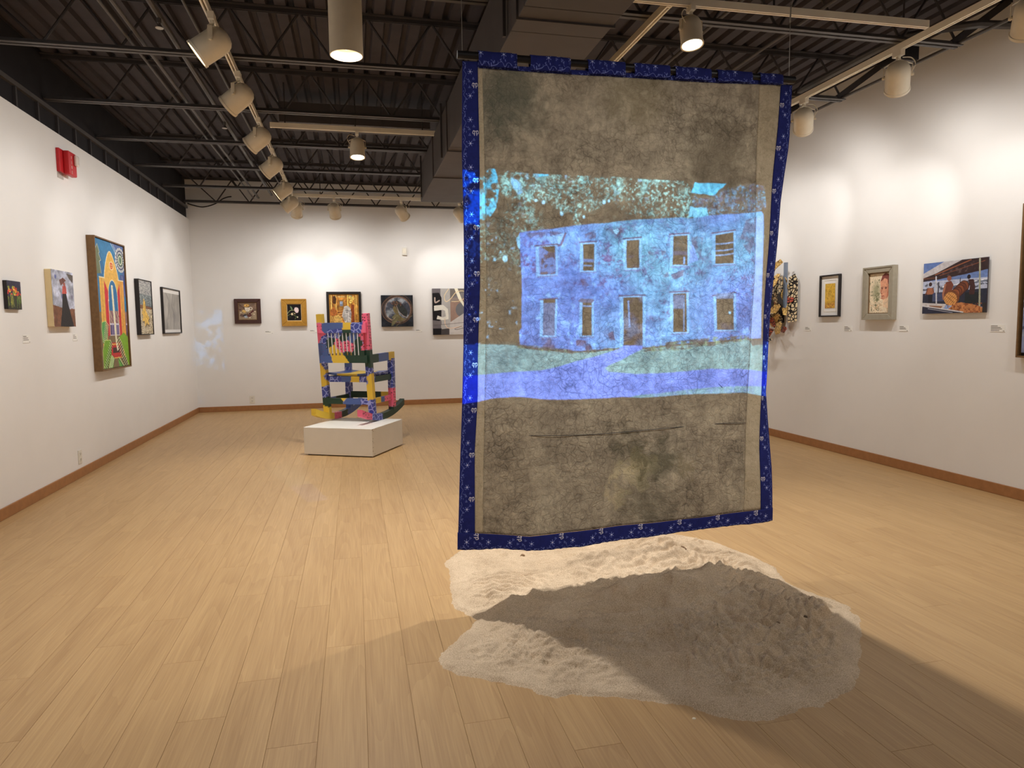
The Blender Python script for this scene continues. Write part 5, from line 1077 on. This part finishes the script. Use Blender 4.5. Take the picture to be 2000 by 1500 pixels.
r, w, h = artwork('mounted_print', 'R', .028, (1804.8, 514), (1930.9, 503), (1801, 611.5), (1925.8, 611.7), 'unframed colour photograph of men tipping a barrel on a boat')
c = Cv(520, 400, (96, 118, 176)); c.grad((92, 118, 178), (150, 172, 216)); c.rect(0, .36, 1, .62, (184, 192, 216)); c.line([(.3, .52), (1, .42)], .02, (110, 120, 140)); c.line([(.3, .49), (1, .39)], .012, (236, 236, 240)); c.put((c.Y > .40)*(c.Y < .54)*np.clip((fbm(400, 520, 30, 3)-.55)*9, 0, 1), (84, 92, 110))
c.poly([(0, .22), (.38, .0), (1, 0), (1, .22), (.5, .30), (.22, .34), (0, .36)], (58, 42, 44), 1, .01); c.poly([(0, .2), (.34, .0), (.62, 0), (.2, .22), (0, .29)], (196, 192, 196)); c.line([(.2, .24), (.75, .02)], .016, (150, 92, 66)); c.line([(.28, .26), (.95, .06)], .014, (120, 74, 58)); c.line([(.0, .3), (.22, .3)], .02, (104, 66, 54)); c.put(c.polym([(.3, .22), (.8, .05), (.82, .2), (.4, .28)])*np.clip((fbm(400, 520, 22, 9)-.48)*6, 0, 1)*.7, (108, 90, 92))
c.poly([(0, .60), (.5, .58), (1, .56), (1, .9), (0, .8)], (44, 48, 66)); c.rect(.68, .62, .92, .84, (34, 40, 44)); c.rect(.17, .6, .36, .76, (70, 78, 112))
c.line([(.215, .28), (.235, .8)], .022, (206, 208, 216)); c.line([(.88, .02), (.905, .98)], .026, (170, 170, 148)); c.line([(.6, .34), (.6, .5)], .012, (60, 60, 70)); c.line([(.26, .4), (.26, .6)], .02, (66, 60, 70))
SK1, SK2 = (120, 68, 54), (70, 42, 42)
c.ell(.125, .42, .028, .04, (66, 46, 46)); c.poly([(.08, .49), (.17, .49), (.18, .6), (.15, .63), (.09, .63), (.06, .6)], (166, 106, 78)); c.poly([(.09, .62), (.16, .62), (.16, .78), (.1, .78)], (34, 34, 46)); c.line([(.08, .5), (.05, .62)], .016, SK1); c.line([(.17, .5), (.185, .58)], .014, SK1)
c.ell(.43, .33, .036, .05, (150, 92, 74)); c.poly([(.38, .40), (.46, .38), (.5, .46), (.46, .66), (.38, .7), (.34, .56)], SK1); c.line([(.37, .45), (.34, .62), (.35, .72)], .03, (176, 118, 92)); c.poly([(.36, .68), (.46, .66), (.46, .84), (.37, .84)], (40, 40, 56))
c.ell(.73, .33, .026, .042, (40, 30, 34)); c.poly([(.72, .38), (.8, .38), (.83, .52), (.82, .66), (.74, .66), (.75, .5)], SK2); c.line([(.75, .42), (.72, .56)], .02, SK2)
ang = -.62
for k, (col) in enumerate(((132, 76, 50), (112, 62, 44), (136, 78, 50), (120, 66, 44), (148, 86, 54))): c.ell(.655-.032*k, .50+.036*k, .075, .105, col, rot=.5); c.ell(.655-.032*k, .50+.036*k, .075, .105, (70, 40, 34), ring=.06, rot=.5)
c.ell(.485, .70, .115, .135, (120, 70, 44), rot=.5); c.ell(.46, .725, .105, .125, (222, 160, 92), rot=.5)
for k in range(-3, 4): c.line([(.46+.026*k-.05, .725+.02*k+.06), (.46+.026*k+.05, .725+.02*k-.09)], .006, (150, 96, 54))
c.line([(.38, .66), (.52, .80)], .008, (150, 96, 54)); c.line([(.42, .62), (.56, .75)], .008, (150, 96, 54))
c.poly([(.4, .96), (.5, .84), (.62, .80), (.78, .84), (.95, .9), (.98, 1), (.4, 1)], (196, 130, 80), 1, .02); c.put((c.Y > .82)*(c.X > .42)*np.clip((fbm(400, 520, 40, 5)-.52)*9, 0, 1), (140, 80, 50)); c.poly([(0, .78), (.4, .82), (.36, .9), (.0, .86)], (206, 200, 200)); c.poly([(.12, .84), (.34, .86), (.3, .92), (.1, .9)], (150, 104, 76)); c.poly([(0, .84), (.7, 1), (0, 1)], (44, 46, 66)); c.line([(0, .84), (.66, .985)], .02, (206, 204, 208)); c.line([(.1, .9), (.5, .99)], .01, (170, 170, 180)); c.rect(.945, .82, 1, 1, (50, 44, 44)); c.mottle(.14, 30)
pic(r, w, h, -.0285, img_mat('boat_photo', c.out(), .3)); MB().box(-w, w, -.028, -.018, -h, h).build('panel', mat('panel_edge', (60, 48, 56), .5), r); MB().box(-w+.06, w-.06, -.018, 0, -h+.06, h-.06).build('standoff_frame', M_FRAME_BLACK, r)

k = at(1995.5, 450, x=XR-.055); zt_ = at(1998.5, 397, x=XR-.055).z; zb_ = at(1982.2, 698, x=XR-.055).z; ye = at(1990, 550, x=XR-.055).y
w, h = .50, (zt_-zb_)/2
r = empty('framed_painting', (XR, ye-w, (zt_+zb_)/2), 'large picture in a bronze floater frame cut by the right photo edge', 'painting', None, -PI/2)
frame(r, w, h, .014, .055, M_FRAME_BRONZE); MB().box(-w+.012, w-.012, -.012, 0, -h+.012, h-.012).build('backing', M_FRAME_BLACK, r)
c = Cv(200, 300, (104, 112, 140)); c.mottle(.4, 4, .4); q = random.Random(8)
for i in range(26): y = q.uniform(0, 1.2); c.line(curve([(0, y), (.3, y-.1), (.7, y-.16), (1, y-.34)], 6), q.uniform(.01, .05), q.choice([(190, 196, 208), (60, 66, 92), (130, 140, 164), (40, 44, 64)]), .8)
c.mottle(.2, 12); pic(r, w-.045, h-.04, -.0505, img_mat('stormy_paint', c.out(), .5)); MB().box(-w+.045, w-.045, -.05, -.012, -h+.04, h-.04).build('stretched_canvas', M_FRAME_BLACK, r)

# relief of cut and folded shards
p0 = at(1530, 585, x=XR-.1); r = empty('wall_relief', (XR, p0.y+.22, p0.z), 'jagged wall relief of black and cream patterned shards partly behind the quilt', 'relief', None, -PI/2)
def shard_mat(nm, bg, fg, sc_, thr):
    m = bpy.data.materials.new(nm); nt, N, K, B = nodes(m); tc = N.new('ShaderNodeTexCoord'); v = N.new('ShaderNodeTexVoronoi'); v.feature = 'DISTANCE_TO_EDGE'; v.inputs['Scale'].default_value = sc_; K.new(tc.outputs['Object'], v.inputs['Vector'])
    mr = N.new('ShaderNodeMath'); mr.operation = 'GREATER_THAN'; mr.inputs[1].default_value = thr; K.new(v.outputs['Distance'], mr.inputs[0]); x = N.new('ShaderNodeMix'); x.data_type = 'RGBA'; K.new(mr.outputs[0], x.inputs[0]); x.inputs[6].default_value = L4(bg); x.inputs[7].default_value = L4(fg); K.new(x.outputs[2], B.inputs['Base Color']); B.inputs['Roughness'].default_value = .45; return m
SM = [shard_mat('shard_web', (28, 24, 24), (226, 206, 166), 22, .12), shard_mat('shard_black', (24, 22, 24), (40, 36, 36), 14, .1), shard_mat('shard_cream', (120, 84, 40), (226, 190, 116), 26, .06), shard_mat('shard_red', (60, 26, 26), (190, 90, 70), 20, .1), mat('shard_blue', (120, 132, 150), .5)]
rs = random.Random(12)
def shard(pts, y, tilt, mi, th=.006, name='shard'):
    cx_ = sum(p[0] for p in pts)/len(pts); cz_ = sum(p[1] for p in pts)/len(pts)
    MB().prism([(x-cx_, z-cz_) for x, z in pts], -th/2, th/2).build(name, SM[mi], r, False, (cx_, y, cz_), tilt)
MB().box(-.34, .10, -.02, 0, -.28, .22).build('backing', M_FRAME_BLACK, r)
shard([(.27, -.28), (.40, -.26), (.40, .22), (.36, .30), (.27, .26)], -.05, (0, 0, .25), 0, name='side_panel')
shard([(.235, -.10), (.275, -.10), (.275, .44), (.235, .44)], -.10, (0, 0, 0), 4, .03, 'blue_post')
for i in range(30):
    x, z = rs.uniform(-.10, .24), rs.uniform(-.38, .34); L = rs.uniform(.18, .36); wd = rs.uniform(.07, .14); a = rs.uniform(.2, 1.2) if z > 0 else rs.uniform(-.4, 2.2)
    d_ = Vector((math.cos(a), math.sin(a))); nn = Vector((-d_.y, d_.x)); P4 = [Vector((x, z))+d_*(L*u)+nn*(wd*v) for u, v in ((-.5, -.2), (-.1, -.55), (.5, -.15), (.42, .25), (0, .5), (-.45, .3))]
    shard([tuple(p) for p in P4], -.05-.13*rs.random(), (rs.uniform(-.5, .5), rs.uniform(-.3, .3), rs.uniform(-.5, .5)), [0, 2, 2, 1, 2, 3, 2, 0][i % 8])
shard([(-.1, .34), (.05, .44), (.16, .50), (.20, .46), (.05, .36)], -.12, (.2, .1, .2), 2); shard([(-.3, .30), (-.05, .46), (.02, .42), (-.24, .24)], -.14, (.2, 0, .1), 2)
shard([(-.2, -.50), (.0, -.46), (.14, -.36), (.05, -.34), (-.2, -.40)], -.15, (.3, 0, 0), 3); shard([(-.3, -.52), (-.05, -.54), (.06, -.48), (-.25, -.44)], -.13, (-.3, 0, 0), 0)

# ------------------------------------------------------------------ wall cards, outlets, alarm, sensor
def card(side, px, py, w, h, label, nl=3):
    p = at(px, py, **WALLS[side][1](0, .003)); base = Vector((XL, p.y, p.z)) if side == 'L' else (Vector((p.x, YB, p.z)) if side == 'B' else Vector((XR, p.y, p.z)))
    r = empty('wall_label', base, label, 'label', 'caption cards on the walls', WALLS[side][0])
    MB().box(-w, w, -.003, 0, -h, h).build('card', M_CARD, r); q = MB()
    for i in range(nl): q.box(-w*.9, -w*.9+w*1.8*(.55, .8, .9, .7)[i % 4]*.9, -.0034, -.003, h*(.62-.42*i)-.0028, h*(.62-.42*i)+.0028)
    q.box(w*.7, w*.9, -.0034, -.003, -h*.85, -h*.85+.005); q.build('printed_lines', M_INK, r)
card('L', 52, 662, .065, .035, 'white caption card right of the small flower painting')
card('L', 147, 659, .055, .035, 'white caption card under the woman in the black skirt')
card('B', 525.5, 649, .068, .026, 'white caption card between the brown and gilt frames', 2)
card('B', 612, 647, .06, .024, 'white caption card left of the rocking chair top', 2)
card('B', 818.5, 646, .06, .024, 'white caption card right of the bowed figure canvas', 2)
card('R', 1578, 642, .055, .026, 'white caption card beside the jagged relief')
card('R', 1656, 641.5, .06, .028, 'white caption card right of the yellow sheet', 4)
card('R', 1765, 641.5, .055, .028, 'white caption card right of the grey framed portrait')
card('R', 1948.5, 641, .068, .03, 'white caption card right of the barrel photograph', 4)
def outlet(side, px, py, label):
    p = at(px, py, **WALLS[side][1](0, .004)); base = Vector((XL, p.y, p.z)) if side == 'L' else Vector((p.x, YB, p.z))
    r = empty('wall_outlet', base, label, 'outlet', 'power outlets', WALLS[side][0]); bevel(MB().box(-.043, .043, -.007, 0, -.068, .068).build('cover_plate', M_PLASTIC, r), .003)
    for z in (-.028, .028):
        o = MB().box(-.02, .02, -.010, -.007, z-.017, z+.017).build('socket', M_PLASTIC, r); MB().box(-.010, -.007, -.0106, -.010, z-.006, z+.010).box(.007, .010, -.0106, -.010, z-.006, z+.010).box(-.003, .003, -.0106, -.010, z-.013, z-.008).build('slots', M_FRAME_BLACK, o)
outlet('L', 156.5, 892, 'white power outlet low on the left wall'); outlet('B', 492.8, 780, 'white power outlet low on the back wall')
p = at(790, 490.5, y=YB-.03); r = empty('motion_sensor', (p.x, YB, p.z), 'small white sensor box high on the back wall', 'sensor')
bevel(MB().box(-.044, .044, -.04, 0, -.075, .07).build('sensor_body', M_PLASTIC, r), .010, 3); MB().box(-.034, .02, -.043, -.04, -.045, .045).build('sensor_window', M_LENSOFF, r)
p = at(131, 319, x=XL+.05); r = empty('fire_alarm', (XL, p.y, p.z), 'red fire alarm with clear strobe high on the left wall', 'alarm', None, PI/2)
MB().box(-.115, .02, -.004, 0, -.155, -.05).build('data_plate', M_WIRE, r)
bevel(MB().box(-.12, .07, -.03, 0, -.10, .12).build('back_box', M_RED, r), .006); bevel(MB().box(-.04, .14, -.085, -.03, -.11, .115).build('horn_cover', M_RED, r), .012, 3)
bevel(MB().box(.06, .13, -.118, -.085, -.01, .095).build('strobe', M_CLEAR, r), .02, 3)
q = MB()
for k in range(4): q.box(-.01+.0*k, .012, -.0862, -.085, .07-.04*k-.013, .07-.04*k+.011)
for i, ch_ in enumerate('FIRE'):
    cu_ = bpy.data.curves.new('t', 'FONT'); cu_.body = ch_; cu_.size = .042; cu_.align_x = 'CENTER'; cu_.align_y = 'CENTER'; cu_.extrude = .0005
    t_ = bpy.data.objects.new('t', cu_); COL.objects.link(t_); me = bpy.data.meshes.new_from_object(t_.evaluated_get(bpy.context.evaluated_depsgraph_get())); bpy.data.objects.remove(t_)
    me.materials.clear(); me.materials.append(M_PLASTIC); link('letter', me, r, (.012, -.0865, .055-.046*i), (PI/2, 0, 0))
